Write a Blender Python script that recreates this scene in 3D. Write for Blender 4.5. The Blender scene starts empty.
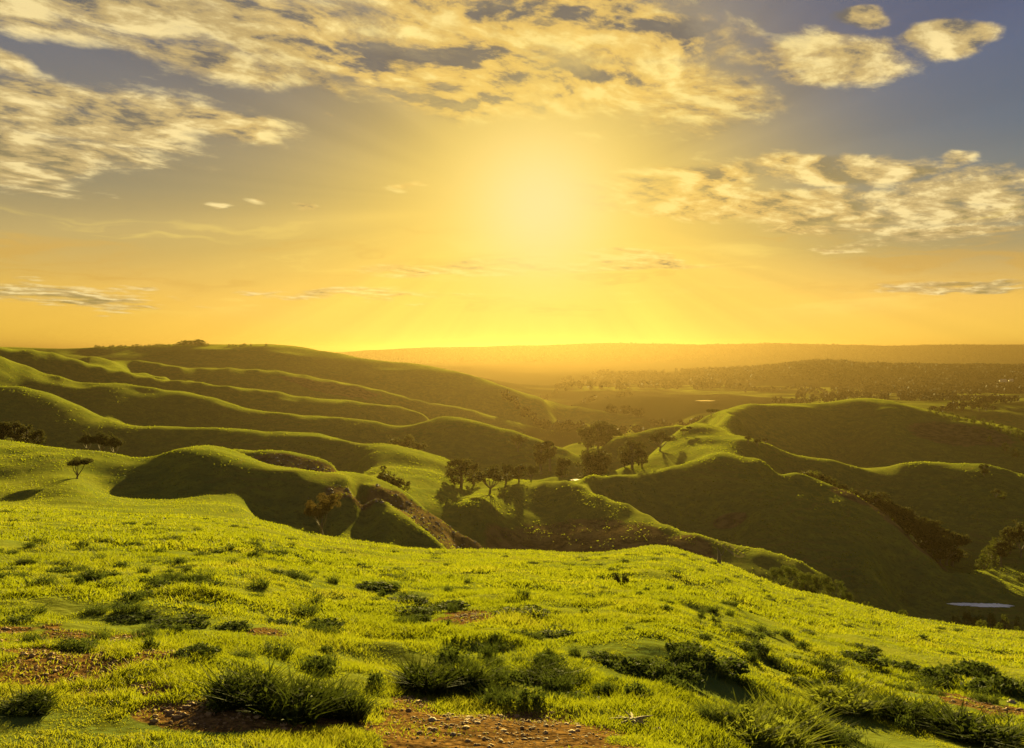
import bpy, math, random
import numpy as np
from mathutils import Vector

# ------------------------------------------------------------------ camera, sky, sun, exposure
S = bpy.context.scene
COL = S.collection
F, CX, HY = 900.0, 512.0, 350.0            # focal length in pixels, centre column, horizon row
EYE = 1.65
cam = bpy.data.cameras.new("camera")
cam_o = bpy.data.objects.new("camera", cam)
COL.objects.link(cam_o)
cam.sensor_width = 36.0
cam.lens = 36.0 * F / 1024.0
cam.shift_y = -(374.0 - HY) / 1024.0
cam.clip_start, cam.clip_end = 0.1, 100000.0
cam_o.rotation_euler = (math.radians(90), 0, 0)
S.camera = cam_o

SUN = Vector(((540 - CX) / F, 1.0, (HY - 205) / F)).normalized()
SUN_EL, SUN_AZ = math.asin(SUN.z), math.atan2(SUN.x, SUN.y)
sl = bpy.data.lights.new("sun", 'SUN')
sl.energy, sl.angle, sl.color = 5.0, math.radians(0.5), (1.0, 0.79, 0.25)
sun_o = bpy.data.objects.new("sun", sl)
sun_o.rotation_euler = SUN.to_track_quat('Z', 'Y').to_euler()
sun_o.location = (0, 0, 100)
COL.objects.link(sun_o)

S.view_settings.view_transform = 'Standard'
S.view_settings.look = 'None'
S.view_settings.gamma = 1.0
S.view_settings.use_curve_mapping = False
S.view_settings.exposure = 2.0
S.cycles.use_denoising = True
S.cycles.max_bounces = 4
S.cycles.diffuse_bounces = 2
S.cycles.transmission_bounces = 3
S.cycles.volume_bounces = 0
S.cycles.sample_clamp_indirect = 4.0
CLOUD_SHIFT = (-5.4, 4.4, 0.0)               # which part of the cloud texture is overhead
SKY_K = 0.1                                 # world strength


class NT:
    """small helper to write node trees as expressions"""
    def __init__(self, tree):
        self.t = tree

    def new(self, kind, **kw):
        n = self.t.nodes.new(kind)
        for k, v in kw.items():
            setattr(n, k, v)
        return n

    def put(self, sock, v):
        if hasattr(v, 'is_linked'):
            self.t.links.new(v, sock)
        elif v is not None:
            if isinstance(v, (tuple, list)) and len(v) == 3 and sock.type == 'RGBA':
                v = (*v, 1.0)
            sock.default_value = v

    def m(self, op, a, b=None, c=None, clamp=False):
        n = self.new('ShaderNodeMath', operation=op, use_clamp=clamp)
        for i, v in enumerate((a, b, c)):
            if v is not None:
                self.put(n.inputs[i], v)
        return n.outputs[0]

    def v(self, op, a, b=None, scale=None):
        n = self.new('ShaderNodeVectorMath', operation=op)
        self.put(n.inputs[0], a)
        if b is not None:
            self.put(n.inputs[1], b)
        if scale is not None:
            self.put(n.inputs[3], scale)
        return n.outputs[1] if op in ('DOT_PRODUCT', 'LENGTH') else n.outputs[0]

    def smooth(self, x, lo, hi, a=0.0, b=1.0, kind='SMOOTHSTEP'):
        n = self.new('ShaderNodeMapRange', interpolation_type=kind)
        for k, v in zip(('Value', 'From Min', 'From Max', 'To Min', 'To Max'), (x, lo, hi, a, b)):
            self.put(n.inputs[k], v)
        return n.outputs[0]

    def mix(self, f, a, b, blend='MIX'):
        n = self.new('ShaderNodeMix', data_type='RGBA', blend_type=blend)
        self.put(n.inputs[0], f)
        self.put(n.inputs[6], a)
        self.put(n.inputs[7], b)
        return n.outputs[2]

    def noise(self, vec, scale, detail=4.0, rough=0.55, dist=0.0, lac=2.0):
        n = self.new('ShaderNodeTexNoise')
        self.put(n.inputs['Vector'], vec)
        n.inputs['Scale'].default_value = scale
        n.inputs['Detail'].default_value = detail
        n.inputs['Roughness'].default_value = rough
        n.inputs['Lacunarity'].default_value = lac
        n.inputs['Distortion'].default_value = dist
        return n.outputs[0]

    def ramp(self, f, stops):
        n = self.new('ShaderNodeValToRGB')
        e = n.color_ramp.elements
        while len(e) < len(stops):
            e.new(0.5)
        for el, (p, c) in zip(e, stops):
            el.position = p
            el.color = (*c, 1.0)
        self.put(n.inputs[0], f)
        return n.outputs[0]

    def xyz(self, x, y, z):
        n = self.new('ShaderNodeCombineXYZ')
        for i, v in enumerate((x, y, z)):
            self.put(n.inputs[i], v)
        return n.outputs[0]

    def sep(self, vec):
        n = self.new('ShaderNodeSeparateXYZ')
        self.put(n.inputs[0], vec)
        return n.outputs


def srgb(r, g, b):
    f = lambda c: (c / 255.0 / 12.92) if c <= 10 else ((c / 255.0 + 0.055) / 1.055) ** 2.4
    return (f(r), f(g), f(b))


def build_world():
    w = bpy.data.worlds.new("World")
    S.world = w
    w.use_nodes = True
    nt = w.node_tree
    nt.nodes.clear()
    N = NT(nt)
    d = N.new('ShaderNodeTexCoord').outputs['Generated']
    sx, sy, sz = N.sep(d)
    sky = N.new('ShaderNodeTexSky', sky_type='NISHITA')
    sky.sun_disc = False
    sky.sun_elevation, sky.sun_rotation = SUN_EL, SUN_AZ
    sky.air_density, sky.dust_density, sky.ozone_density = 1.2, 3.0, 1.0
    el = N.m('ARCSINE', N.m('MINIMUM', N.m('MAXIMUM', sz, -1.0), 1.0))
    el_d = N.m('MULTIPLY', el, 180 / math.pi)
    az_d = N.m('MULTIPLY', N.m('ARCTAN2', sx, sy), 180 / math.pi)
    ang = N.m('MULTIPLY', N.m('ARCCOSINE', N.m('MINIMUM', N.v('DOT_PRODUCT', d, tuple(SUN)), 0.99999)), 180 / math.pi)
    # clear air: golden at the horizon, slate higher up
    e01 = N.m('DIVIDE', el_d, 30.0, clamp=True)
    air = N.ramp(e01, [(0.0, srgb(252, 200, 74)), (0.10, srgb(240, 190, 74)), (0.21, srgb(186, 160, 90)), (0.32, srgb(140, 130, 98)),
                       (0.47, srgb(112, 108, 102)), (0.62, srgb(94, 98, 112)), (1.0, srgb(74, 84, 112))])
    # the right-hand side of the sky is bluer, the left greyer
    air_r = N.ramp(e01, [(0.0, srgb(255, 206, 84)), (0.10, srgb(246, 194, 82)), (0.20, srgb(160, 144, 98)), (0.28, srgb(108, 116, 112)),
                         (0.42, srgb(78, 96, 116)), (0.62, srgb(68, 82, 116)), (1.0, srgb(62, 76, 112))])
    air = N.mix(N.smooth(az_d, 6.0, 24.0), air, air_r)
    g1 = N.m('EXPONENT', N.m('DIVIDE', N.m('MULTIPLY', ang, ang), -2 * 8.4 * 8.4))
    g2 = N.m('EXPONENT', N.m('DIVIDE', N.m('MULTIPLY', ang, ang), -2 * 3.0 * 3.0))
    # flattened, wide glow just above the horizon
    dxn = N.m('DIVIDE', N.m('SUBTRACT', az_d, math.degrees(SUN_AZ)), 13.0)
    dyn = N.m('DIVIDE', N.m('SUBTRACT', el_d, 4.0), 5.0)
    g3 = N.m('EXPONENT', N.m('MULTIPLY', N.m('ADD', N.m('MULTIPLY', dxn, dxn), N.m('MULTIPLY', dyn, dyn)), -0.5))
    air = N.mix(N.m('MULTIPLY', g3, 0.75), air, srgb(254, 212, 72))
    air = N.mix(N.m('MULTIPLY', g1, 0.78), air, srgb(255, 215, 82))
    # ---- clouds on a high flat layer, seen in perspective
    den = N.m('ADD', N.m('MAXIMUM', sz, 0.0), 0.10)
    P = N.xyz(N.m('DIVIDE', sx, den), N.m('DIVIDE', sy, den), 0.0)
    dn = SUN.z + 0.10
    Ps = (SUN.x / dn, SUN.y / dn, 0.0)
    to_sun = N.v('NORMALIZE', N.v('SUBTRACT', Ps, P))
    blobs = [  # px, py, rx, ry, tilt, weight : where cloud lies, turned into azimuth and elevation below
        (120, 14, 280, 46, 8, 1.15), (400, 34, 270, 56, 6, 1.15), (560, 90, 240, 38, 4, 1.15), (600, 24, 170, 46, 8, 1.12), (250, 52, 130, 24, 16, 1.05),
        (60, 128, 200, 46, -2, 1.2), (30, 165, 100, 28, 0, 1.1), (200, 118, 120, 22, 6, 1.0), (10, 66, 60, 18, 22, .9),
        (822, 60, 92, 24, 6, 1.35), (956, 36, 50, 18, 6, 1.3), (866, 18, 32, 9, 6, 1.25),
        (830, 168, 115, 19, 3, 1.15), (700, 180, 110, 26, -6, .95), (860, 208, 230, 25, 3, 1.2), (960, 188, 90, 20, 3, 1.1),
        (660, 196, 130, 24, 2, 1.12), (760, 212, 150, 12, 1, 1.1), (945, 232, 150, 12, 2, .95), (950, 160, 26, 7, 6, .95),
        (300, 210, 26, 7, 8, 1.0), (247, 201, 22, 7, 8, .9), (398, 187, 22, 6, 0, .85), (208, 202, 16, 4, 0, .8),
        (500, 266, 150, 9, 0, 1.1), (640, 264, 85, 9, 6, 1.15), (960, 287, 130, 9, 0, 1.0), (60, 296, 150, 13, 3, .9),
        (360, 296, 200, 9, 0, .78), (840, 246, 60, 6, 3, .8), (330, 120, 26, 7, 10, .7), (740, 95, 60, 14, 5, .8), (590, 140, 120, 24, 0, .6),
    ]
    warp = N.new('ShaderNodeTexNoise')
    N.put(warp.inputs['Vector'], P)
    warp.inputs['Scale'].default_value = 2.2
    warp.inputs['Detail'].default_value = 3
    wv = N.v('SUBTRACT', warp.outputs[1], (0.5, 0.5, 0.5))
    wx, wy, _ = N.sep(wv)
    wa = N.m('ADD', az_d, N.m('MULTIPLY', wx, 5.0))
    we = N.m('ADD', el_d, N.m('MULTIPLY', wy, 2.6))
    pos2 = N.xyz(wa, we, 0.0)
    cov = None
    for px, py, rx, ry, rot, wt in blobs:
        a0 = math.degrees(math.atan2(px - CX, F))
        e0 = math.degrees(math.atan2(HY - py, math.hypot(F, px - CX)))
        k = 180 / math.pi / F * math.cos(math.radians(a0))
        mp = N.new('ShaderNodeMapping', vector_type='TEXTURE')
        N.put(mp.inputs[0], pos2)
        mp.inputs['Location'].default_value = (a0, e0, 0)
        mp.inputs['Rotation'].default_value = (0, 0, -math.radians(rot))
        mp.inputs['Scale'].default_value = (rx * k * math.cos(math.radians(a0)) * 1.75, ry * k * 1.75, 1)
        gr = N.new('ShaderNodeTexGradient', gradient_type='SPHERICAL')
        N.put(gr.inputs[0], mp.outputs[0])
        b = N.m('MULTIPLY', gr.outputs[1], wt)
        cov = b if cov is None else N.m('MAXIMUM', cov, b)
    cov = N.smooth(cov, 0.0, 0.92)
    # broken cloud everywhere else in the sky dome
    away = N.smooth(ang, 34.0, 60.0)
    cov = N.m('MAXIMUM', cov, N.m('MULTIPLY', away, 0.55))
    # wind-drawn texture: longer along the wind than across it
    Pw = N.v('ADD', N.v('ADD', P, CLOUD_SHIFT), N.v('SCALE', wv, scale=0.16))
    wind = (0.64, 0.77)
    stretch = lambda q: N.xyz(N.m('MULTIPLY', N.v('DOT_PRODUCT', q, (wind[0], wind[1], 0)), 0.80), N.m('MULTIPLY', N.v('DOT_PRODUCT', q, (-wind[1], wind[0], 0)), 1.12), 0.0)
    n0 = N.noise(stretch(Pw), 4.2, 9.0, 0.64)
    n1 = N.noise(stretch(N.v('ADD', Pw, N.v('SCALE', to_sun, scale=0.075))), 4.2, 6.0, 0.62)
    raw = N.m('ADD', N.m('SUBTRACT', n0, 0.82), N.m('MULTIPLY', cov, 0.56))
    dens = N.smooth(raw, -0.04, 0.26)
    thick = N.smooth(raw, 0.10, 0.38)
    lit = N.m('ADD', 0.60, N.m('MULTIPLY', N.m('SUBTRACT', n0, n1), 3.3))
    low = N.noise(stretch(P), 1.7, 3.0, 0.55)
    lit = N.m('ADD', lit, N.m('MULTIPLY', N.m('SUBTRACT', low, 0.5), 1.25))
    lit = N.m('SUBTRACT', lit, N.m('MULTIPLY', thick, 0.18), clamp=True)
    near_sun = N.smooth(ang, 5.0, 24.0)
    c_dark = N.mix(N.smooth(el_d, 8.0, 16.0), srgb(150, 132, 76), srgb(100, 94, 86))
    c_mid = N.mix(near_sun, srgb(238, 194, 84), srgb(198, 170, 106))
    c_hi = N.mix(near_sun, srgb(255, 226, 124), srgb(250, 224, 152))
    cl = N.mix(N.smooth(lit, 0.10, 0.52), c_dark, c_mid)
    cl = N.mix(N.smooth(lit, 0.48, 0.95), cl, c_hi)
    dens = N.m('MULTIPLY', dens, N.m('SUBTRACT', 1.0, N.m('MULTIPLY', g2, 0.92)))
    col = N.mix(dens, air, cl)
    # thin level veils low in the sky
    vq = N.xyz(N.m('MULTIPLY', wa, 0.055), N.m('MULTIPLY', we, 0.62), 0.0)
    vn = N.noise(vq, 1.0, 5.0, 0.6)
    band = N.m('MULTIPLY', N.smooth(el_d, 1.6, 3.0), N.smooth(el_d, 9.0, 6.0))
    front = N.smooth(ang, 60.0, 40.0)
    band = N.m('MULTIPLY', band, front)
    col = N.mix(N.m('MULTIPLY', N.m('MULTIPLY', N.smooth(vn, 0.52, 0.66), band), 0.5), col, srgb(214, 164, 52))
    col = N.mix(N.m('MULTIPLY', N.m('MULTIPLY', N.smooth(vn, 0.46, 0.34), band), 0.45), col, srgb(255, 222, 104))
    # shafts of light fanning out from the sun
    phi = N.m('ARCTAN2', N.m('SUBTRACT', el_d, math.degrees(SUN_EL)), N.m('SUBTRACT', az_d, math.degrees(SUN_AZ)))
    ray = N.noise(N.xyz(N.m('MULTIPLY', N.m('COSINE', phi), 2.6), N.m('MULTIPLY', N.m('SINE', phi), 2.6), 3.7), 2.4, 3.0, 0.6)
    ramt = N.m('MULTIPLY', N.smooth(ang, 5.0, 12.0), N.smooth(ang, 48.0, 24.0))
    gain = N.m('ADD', 1.0, N.m('MULTIPLY', N.m('MULTIPLY', N.m('SUBTRACT', ray, 0.5), 0.55), ramt))
    col = N.v('SCALE', col, scale=gain)
    # the sun burning through
    g4 = N.m('EXPONENT', N.m('DIVIDE', N.m('MULTIPLY', ang, ang), -2 * 4.0 * 4.0))
    col = N.mix(N.m('MULTIPLY', g4, 0.75), col, srgb(255, 224, 100))
    col = N.mix(N.m('MULTIPLY', g2, 0.9), col, (0.985, 0.75, 0.30))
    col = N.v('SCALE', col, scale=N.smooth(ang, 40.0, 100.0, 1.0, 0.95))
    # display values -> scene radiance (exposure and strength taken out), blended with the physical sky
    col = N.v('SCALE', col, scale=1.0 / (2 ** S.view_settings.exposure) / SKY_K)
    col = N.mix(0.97, N.v('MINIMUM', sky.outputs[0], (4.0, 4.0, 4.0)), col)
    bg = N.new('ShaderNodeBackground')
    N.put(bg.inputs[0], col)
    bg.inputs[1].default_value = SKY_K
    out = N.new('ShaderNodeOutputWorld')
    nt.links.new(bg.outputs[0], out.inputs[0])
    w.cycles.sampling_method = 'MANUAL'
    w.cycles.sample_map_resolution = 512


build_world()

# ------------------------------------------------------------------ the lie of the land
rng = np.random.default_rng(7)
random.seed(7)
KV = 300.0
ctrl = []        # (column, row, depth)


def add(px, py, d):
    ctrl.append((px, py, d))


def dens_curve(pts, step=22.0):
    out = [pts[0]]
    for a, b in zip(pts, pts[1:]):
        n = max(1, int(round(abs(b[0] - a[0]) / step)))
        for i in range(1, n + 1):
            t = i / n
            out.append(tuple(a[k] + (b[k] - a[k]) * t for k in range(3)))
    return out


def crest(pts, front=0.88, k=1.3, back=None, step=22.0):
    """a ridge line: front = depth ratio of the foot of its near face, back = (ratio, rows lower) behind it"""
    P = dens_curve(pts, step)
    for i, (px, py, d) in enumerate(P):
        add(px, py, d)
        if front:
            a, b = P[max(0, i - 1)], P[min(len(P) - 1, i + 1)]
            need = (py - 205) + max(-40, (540 - px) * (b[1] - a[1]) / (b[0] - a[0] + 1e-6) * 0.8)   # a face falling away from the low sun
            add(px, py + k * need * -math.log(front), d * front)
            if not (px < 540 and d > 350):        # the far left folds are rounder
                add(px, py + 0.26 * k * need * -math.log(front), d * front ** 0.32)
        if back:
            add(px, py + back[1], d * back[0])


# the near meadow: a tilted plane down to a rounded edge
edge = [(-380, 474, 100), (-150, 492, 112), (0, 506, 118), (100, 510, 120), (200, 514, 121), (262, 521, 122), (300, 531.5, 124), (326, 538, 126), (352, 541, 126), (400, 546, 123),
        (443, 548, 121), (506, 549, 120), (544, 551, 120), (592, 553.4, 119), (613, 551, 122), (643, 548.5, 126), (669, 550, 126), (694, 557, 123),
        (719, 563, 121), (740, 571, 118), (762, 581, 114), (800, 592, 110), (838, 600, 106), (864, 607, 103), (902, 617, 100), (940, 624, 97),
        (978, 629, 95), (1024, 635, 92), (1150, 655, 85), (1400, 690, 78)]
for px, py, d in dens_curve(edge, 40):
    yi = py - EYE * F / d
    for q in (1.0, 1.6, 2.6, 4.2, 6.5, 9.5, 14, 20, 29, 41, 57, 73, 88, 101, 112):
        if q < d * 0.94:
            s = -4.0 * (q / d) * (1 - q / d)       # a little convex
            add(px, yi + EYE * F / q + s, q)
    add(px, py, d)
    if px > 455:
        for q, dy in ((1.13, 14), (1.3, 44), (1.5, 66)):
            if not (px > 560 and px < 700 and q > 1.45):
                add(px, py + dy, d * q)

# left knoll and the hill it stands on
crest([(-380, 420, 205), (-150, 433, 200), (0, 442, 195), (51, 447, 190), (84, 449.5, 188), (114, 454.5, 186), (145, 459.5, 183)], front=None, back=(1.3, 30))
crest([(160, 457, 180), (173, 452, 178), (188, 449, 177), (203, 448, 177), (218, 449, 177), (234, 453, 178), (256, 461, 178), (288, 469, 178), (326, 473.5, 178)],
      front=None, back=(1.13, 5))
for px, py in ((105, 494), (125, 497), (145, 498), (170, 498), (196, 497), (220, 498), (240, 501)):
    add(px, py, 153)
    add(px, py + 9, 136)
for px, py in ((262, 521), (280, 527), (300, 533), (318, 538)):
    add(px, py, 150)
crest([(352, 478, 180), (372, 482, 182), (402, 492, 186), (428, 512, 190), (455, 531, 193), (484, 548, 196)], front=0.9, k=0.5, back=(1.25, 24), step=16)
for px, py, d in ((-150, 478, 150), (0, 483, 150), (40, 486, 148), (77, 484, 150), (350, 541, 143), (372, 545, 143)):
    add(px, py, d)
crest([(364, 518, 158), (382, 511, 157), (395, 512, 156), (412, 524, 155), (428, 534, 153), (445, 549, 150)], front=0.94, k=1.2, back=(1.08, 9), step=14)
for px, py in ((300, 479), (322, 485), (344, 492)):
    add(px, py, 166)
# bench and eroded bank behind the knoll
crest([(234, 452, 228), (250, 454, 228), (265, 453, 228), (288, 454, 228), (308, 458, 228), (334, 466, 228), (352, 472, 228), (369, 478, 228)], front=0.955, k=0.9, back=(1.1, 4))
for px in range(234, 370, 22):
    add(px, 480, 300)
# the long ridges on the left
crest([(-380, 372, 440), (-150, 384, 435), (0, 392, 430), (20, 393, 430), (51, 398.6, 430), (84, 406, 430), (114, 415, 428), (137, 420, 426), (178, 422, 425), (216, 422, 424),
       (256, 428, 420), (281, 430, 418), (319, 432, 415), (345, 437, 412)], back=(1.07, 9))
crest([(365, 443, 408), (396, 444.5, 400), (421, 448.5, 395), (449, 457, 388), (470, 468, 380)], k=0.5, back=(1.07, 9))
crest([(-380, 345, 570), (-150, 352, 565), (0, 359, 560), (30, 368, 562), (61, 376, 565), (89, 382, 566), (127, 385, 570), (178, 392, 572), (216, 398.6, 575), (256, 410, 575),
       (294, 414, 575), (340, 414.5, 575), (378, 420, 570), (408, 424, 566), (444, 417.6, 560), (464, 420, 556), (484, 425, 552), (512, 432.5, 547), (540, 441, 540), (565, 449, 530), (590, 459, 515)], back=(1.05, 6))
crest([(-380, 336, 690), (-150, 342, 690), (0, 348, 690), (30, 350, 695), (56, 353.5, 700), (102, 368, 705), (152, 377, 710), (203, 383, 715), (256, 388, 725), (307, 394.5, 735),
       (352, 397.5, 742), (378, 404, 748), (398, 407, 752), (425, 416, 756)], back=(1.05, 5))
crest([(90, 357, 800), (127, 368, 795), (165, 376, 785), (190, 380, 775)], front=None, back=None)
crest([(140, 360, 900), (178, 365.6, 890), (203, 367, 915), (256, 370.6, 935), (281, 371.5, 938), (307, 376, 938), (332, 381, 936), (358, 386, 934), (383, 392, 930), (421, 401, 922),
       (439, 405, 916), (474, 411, 906), (512, 420, 895), (545, 428, 885)], front=0.9, back=(1.05, 4))
crest([(-380, 344, 950), (-150, 348, 980), (0, 352, 1000), (60, 352.5, 1050), (100, 350.5, 1100), (150, 348.5, 1140), (198, 346, 1150), (216, 346.5, 1150), (256, 347, 1150), (281, 349, 1150), (307, 353, 1150),
       (332, 357, 1150), (363, 360, 1145), (391, 363, 1140), (418, 364.5, 1130), (439, 368, 1120), (459, 374, 1105), (485, 382, 1085), (512, 392, 1065), (545, 404, 1045)], front=0.92, k=1.1, back=(1.3, 22))
# the track spur in the middle and its scrubby folds
crest([(544, 479, 330), (566, 480, 325), (582, 483, 318), (602, 493, 306), (628, 501.5, 296), (648, 511, 286), (671, 524, 276), (696, 534, 266), (727, 543, 258), (762, 549.5, 252), (800, 563, 246), (850, 590, 240)],
      front=0.86, k=1.05, back=(1.04, 7), step=20)
for px, py, d in ((480, 512, 265), (500, 505, 285), (460, 495, 300), (440, 488, 300), (520, 492, 310), (480, 484, 335), (520, 478, 352), (555, 474, 365), (450, 476, 352), (420, 470, 350)):
    add(px, py, d)
# the right-hand hill
crest([(588, 477, 338), (614, 475, 342), (644, 472, 349), (669, 465, 355), (690, 457, 361), (715, 448, 365), (728, 449, 365), (746, 454.5, 361)], front=None, back=(1.04, 3), step=18)
crest([(768, 463, 356), (793, 473.5, 350), (829, 487, 340),
       (854, 499, 331), (880, 514, 321), (900, 530, 312), (915, 546, 305), (935, 561, 298), (960, 573, 291)], front=0.80, k=1.22, back=(1.04, 3), step=18)
for px, py, d in ((604, 468, 390), (625, 461, 400), (649, 452, 420), (674, 437.5, 480), (690, 428.5, 530), (715, 415.5, 600), (730, 410.5, 640), (700, 446, 400), (715, 438, 430), (730, 434, 450), (745, 441, 420), (720, 426, 520), (742, 424, 560)):
    add(px, py, d)
crest([(750, 409, 660), (766, 406.5, 690), (793, 409, 700), (831, 409, 718), (852, 402.5, 728), (875, 400.6, 730), (890, 402, 730), (910, 407.5, 722), (930, 411.5, 712), (958, 419, 692), (984, 424.5, 672), (1009, 432, 652),
       (1024, 437, 640), (1150, 462, 600), (1400, 500, 540)], front=0.86, k=1.44, back=(1.3, 16))
crest([(770, 447, 440), (781, 452, 440), (806, 457, 440), (831, 458.5, 440), (857, 465, 437), (877, 466, 437), (900, 461.6, 440), (920, 460, 441), (941, 461, 440), (984, 463, 435), (1004, 467, 430), (1024, 472, 425),
       (1150, 497, 400), (1400, 540, 360)], front=0.84, k=1.33, back=(1.07, 8))
crest([(610, 444, 555), (630, 438, 565), (650, 432, 590), (680, 424, 620), (706, 416.5, 655)], front=0.90, k=1.2, back=(1.06, 5), step=18)
crest([(545, 428, 880), (580, 431, 860), (620, 435, 835)], front=0.93, k=1.2, back=(1.05, 3))
crest([(555, 404, 1120), (600, 411, 1090), (645, 419, 1040)], front=0.93, k=1.2, back=(1.05, 3))
# flat floor with the ponds
for px in (900, 950, 1000, 1060, 1150, 1300):
    for d in (205, 235, 265, 300, 325):
        if px >= 940 or d < 280:
            add(px, HY + 76.0 / d * F, d)
# beyond the hills: valley floor, wooded rise, last ridge, plain to the horizon
for px in range(-380, 1401, 60):
    far_l = px < 500
    if 540 < px < 660:
        for d, y in ((670, 446), (760, 441), (970, 423), (1250, 404)):
            add(px, y, d)
    if 660 <= px < 740:
        for d, y in ((870, 428), (1000, 416), (1200, 405)):
            add(px, y, d)
    if px >= 740:
        for d in (1050, 1250):
            add(px, HY + 76.0 / d * F - 2, d)
    add(px, 396 if not far_l else 385, 1600)
    add(px, 385 if not far_l else 378, 2050)
    add(px, 372 if not far_l else 368, 3300)
    add(px, 364, 4300)
    add(px, 357.5, 7200)
    add(px, 354.5, 13000)
    add(px, 352.0, 30000)
crest([(450, 381, 2500), (520, 379, 2550), (600, 377, 2600), (690, 375, 2600), (735, 372, 2600), (768, 370, 2600), (819, 363, 2650), (864, 365.5, 2650), (933, 368, 2650), (1024, 368, 2650), (1150, 366, 2650), (1400, 366, 2650)],
      front=0.88, k=0.35, back=None, step=40)
crest([(-380, 357, 5500), (300, 358, 5500), (337, 357, 5500), (358, 354.5, 5500), (383, 352, 5500), (421, 349.8, 5500), (459, 348.6, 5500), (512, 347, 5500), (563, 345.8, 5500), (601, 344.3, 5500), (664, 344.8, 5500),
       (720, 345.5, 5500), (781, 344.3, 5500), (829, 345.8, 5500), (905, 347.3, 5500), (933, 346, 5500), (1024, 346, 5500), (1150, 346, 5500), (1400, 347, 5500)], front=0.9, k=0.7, back=None, step=40)

C = np.array(ctrl, float)
# drop control points that crowd each other
lat = C[:, 0:2].copy()
lat[:, 1] = np.log(C[:, 2]) * KV
ok = np.ones(len(C), bool)
for i in range(len(C)):
    if ok[i]:
        ok[i + 1:] &= ((lat[i + 1:] - lat[i]) ** 2).sum(1) > 25.0
keep = np.nonzero(ok)[0]
C, lat = C[keep], lat[keep]
val = C[:, 1] - EYE * F / C[:, 2]


def tps(r2):
    return 0.5 * r2 * np.log(r2 + 1e-9)


def solve():
    n = len(C)
    p = (lat - lat.mean(0)) / 100.0
    r2 = ((p[:, None, :] - p[None, :, :]) ** 2).sum(2)
    A = np.zeros((n + 3, n + 3))
    A[:n, :n] = tps(r2) + np.eye(n) * 2e-3
    A[:n, n], A[:n, n + 1:] = 1, p
    A[n:, :n] = A[:n, n:].T
    b = np.zeros(n + 3)
    b[:n] = val
    return np.linalg.solve(A, b), p


wts, pn = solve()
DU, DV = 7.0, 0.017
U = np.arange(-380, 1408, DU)
V = np.arange(-0.4, 10.4, DV)


def grid_eval():
    out = np.empty((len(V), len(U)))
    ug = (U - lat[:, 0].mean()) / 100.0
    mv = lat[:, 1].mean()
    n = len(pn)
    du2 = (ug[:, None] - pn[None, :, 0]) ** 2
    for i, v in enumerate(V):
        vv = (v * KV - mv) / 100.0
        # far-away control points change slowly; all are used, in single precision
        r2 = (du2 + (vv - pn[None, :, 1]) ** 2).astype(np.float32)
        out[i] = (0.5 * r2 * np.log(r2 + 1e-9)).astype(np.float64) @ wts[:n] + wts[n] + wts[n + 1] * ug + wts[n + 2] * vv
    return out


G = grid_eval()


def cubic_w(t):
    return np.stack([-0.5 * t + t * t - 0.5 * t ** 3, 1 - 2.5 * t * t + 1.5 * t ** 3, 0.5 * t + 2 * t * t - 1.5 * t ** 3, -0.5 * t * t + 0.5 * t ** 3])


def row_of(px, d):
    """smooth field: picture row (less the eye-height term) at column px, depth d"""
    fu = np.clip((np.asarray(px) - U[0]) / DU, 1, len(U) - 3.001)
    fv = np.clip((np.log(np.maximum(d, 0.7)) - V[0]) / DV, 1, len(V) - 3.001)
    iu, iv = fu.astype(int), fv.astype(int)
    wu, wv = cubic_w(fu - iu), cubic_w(fv - iv)
    r = 0.0
    for a in range(4):
        for b in range(4):
            r = r + wv[a] * wu[b] * G[iv + a - 1, iu + b - 1]
    return r


def lattice(ix, iy, seed):
    h = (ix.astype(np.int64) * 374761393 + iy.astype(np.int64) * 668265263 + seed * 974634777) & 0xFFFFFFFF
    h = ((h ^ (h >> 13)) * 1274126177) & 0xFFFFFFFF
    return ((h ^ (h >> 16)) & 0xFFFF) / 65535.0 * 2 - 1


def vnoise(x, y, seed):
    ix, iy = np.floor(x), np.floor(y)
    fx, fy = x - ix, y - iy
    fx, fy = fx ** 3 * (fx * (fx * 6 - 15) + 10), fy ** 3 * (fy * (fy * 6 - 15) + 10)
    a, b = lattice(ix, iy, seed), lattice(ix + 1, iy, seed)
    c, d = lattice(ix, iy + 1, seed), lattice(ix + 1, iy + 1, seed)
    return (a + (b - a) * fx) * (1 - fy) + (c + (d - c) * fx) * fy


SCRUB = [((px - CX) / F * d, d, rx, ry) for px, d, rx, ry in ((290, 220, 18, 8), (345, 219, 10, 10), (440, 174, 13, 20), (470, 187, 12, 20), (410, 176, 10, 14), (365, 165, 9, 7), (560, 265, 16, 22), (600, 262, 14, 22), (640, 258, 11, 16),
                                                             (520, 258, 12, 14), (690, 252, 8, 12), (900, 322, 14, 30), (850, 330, 8, 12), (860, 520, 25, 30), (960, 640, 40, 40), (330, 905, 60, 20), (730, 300, 7, 6))]


def spots(x, y, lst):
    out = np.zeros(x.shape)
    for cx, cy, rx, ry in lst:
        q = ((x - cx) / rx) ** 2 + ((y - cy) / ry) ** 2
        out = np.maximum(out, np.clip(1.15 - q, 0, 1))
    return out


PONDS = []       # (x, y, rx, ry, angle, level)


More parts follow.
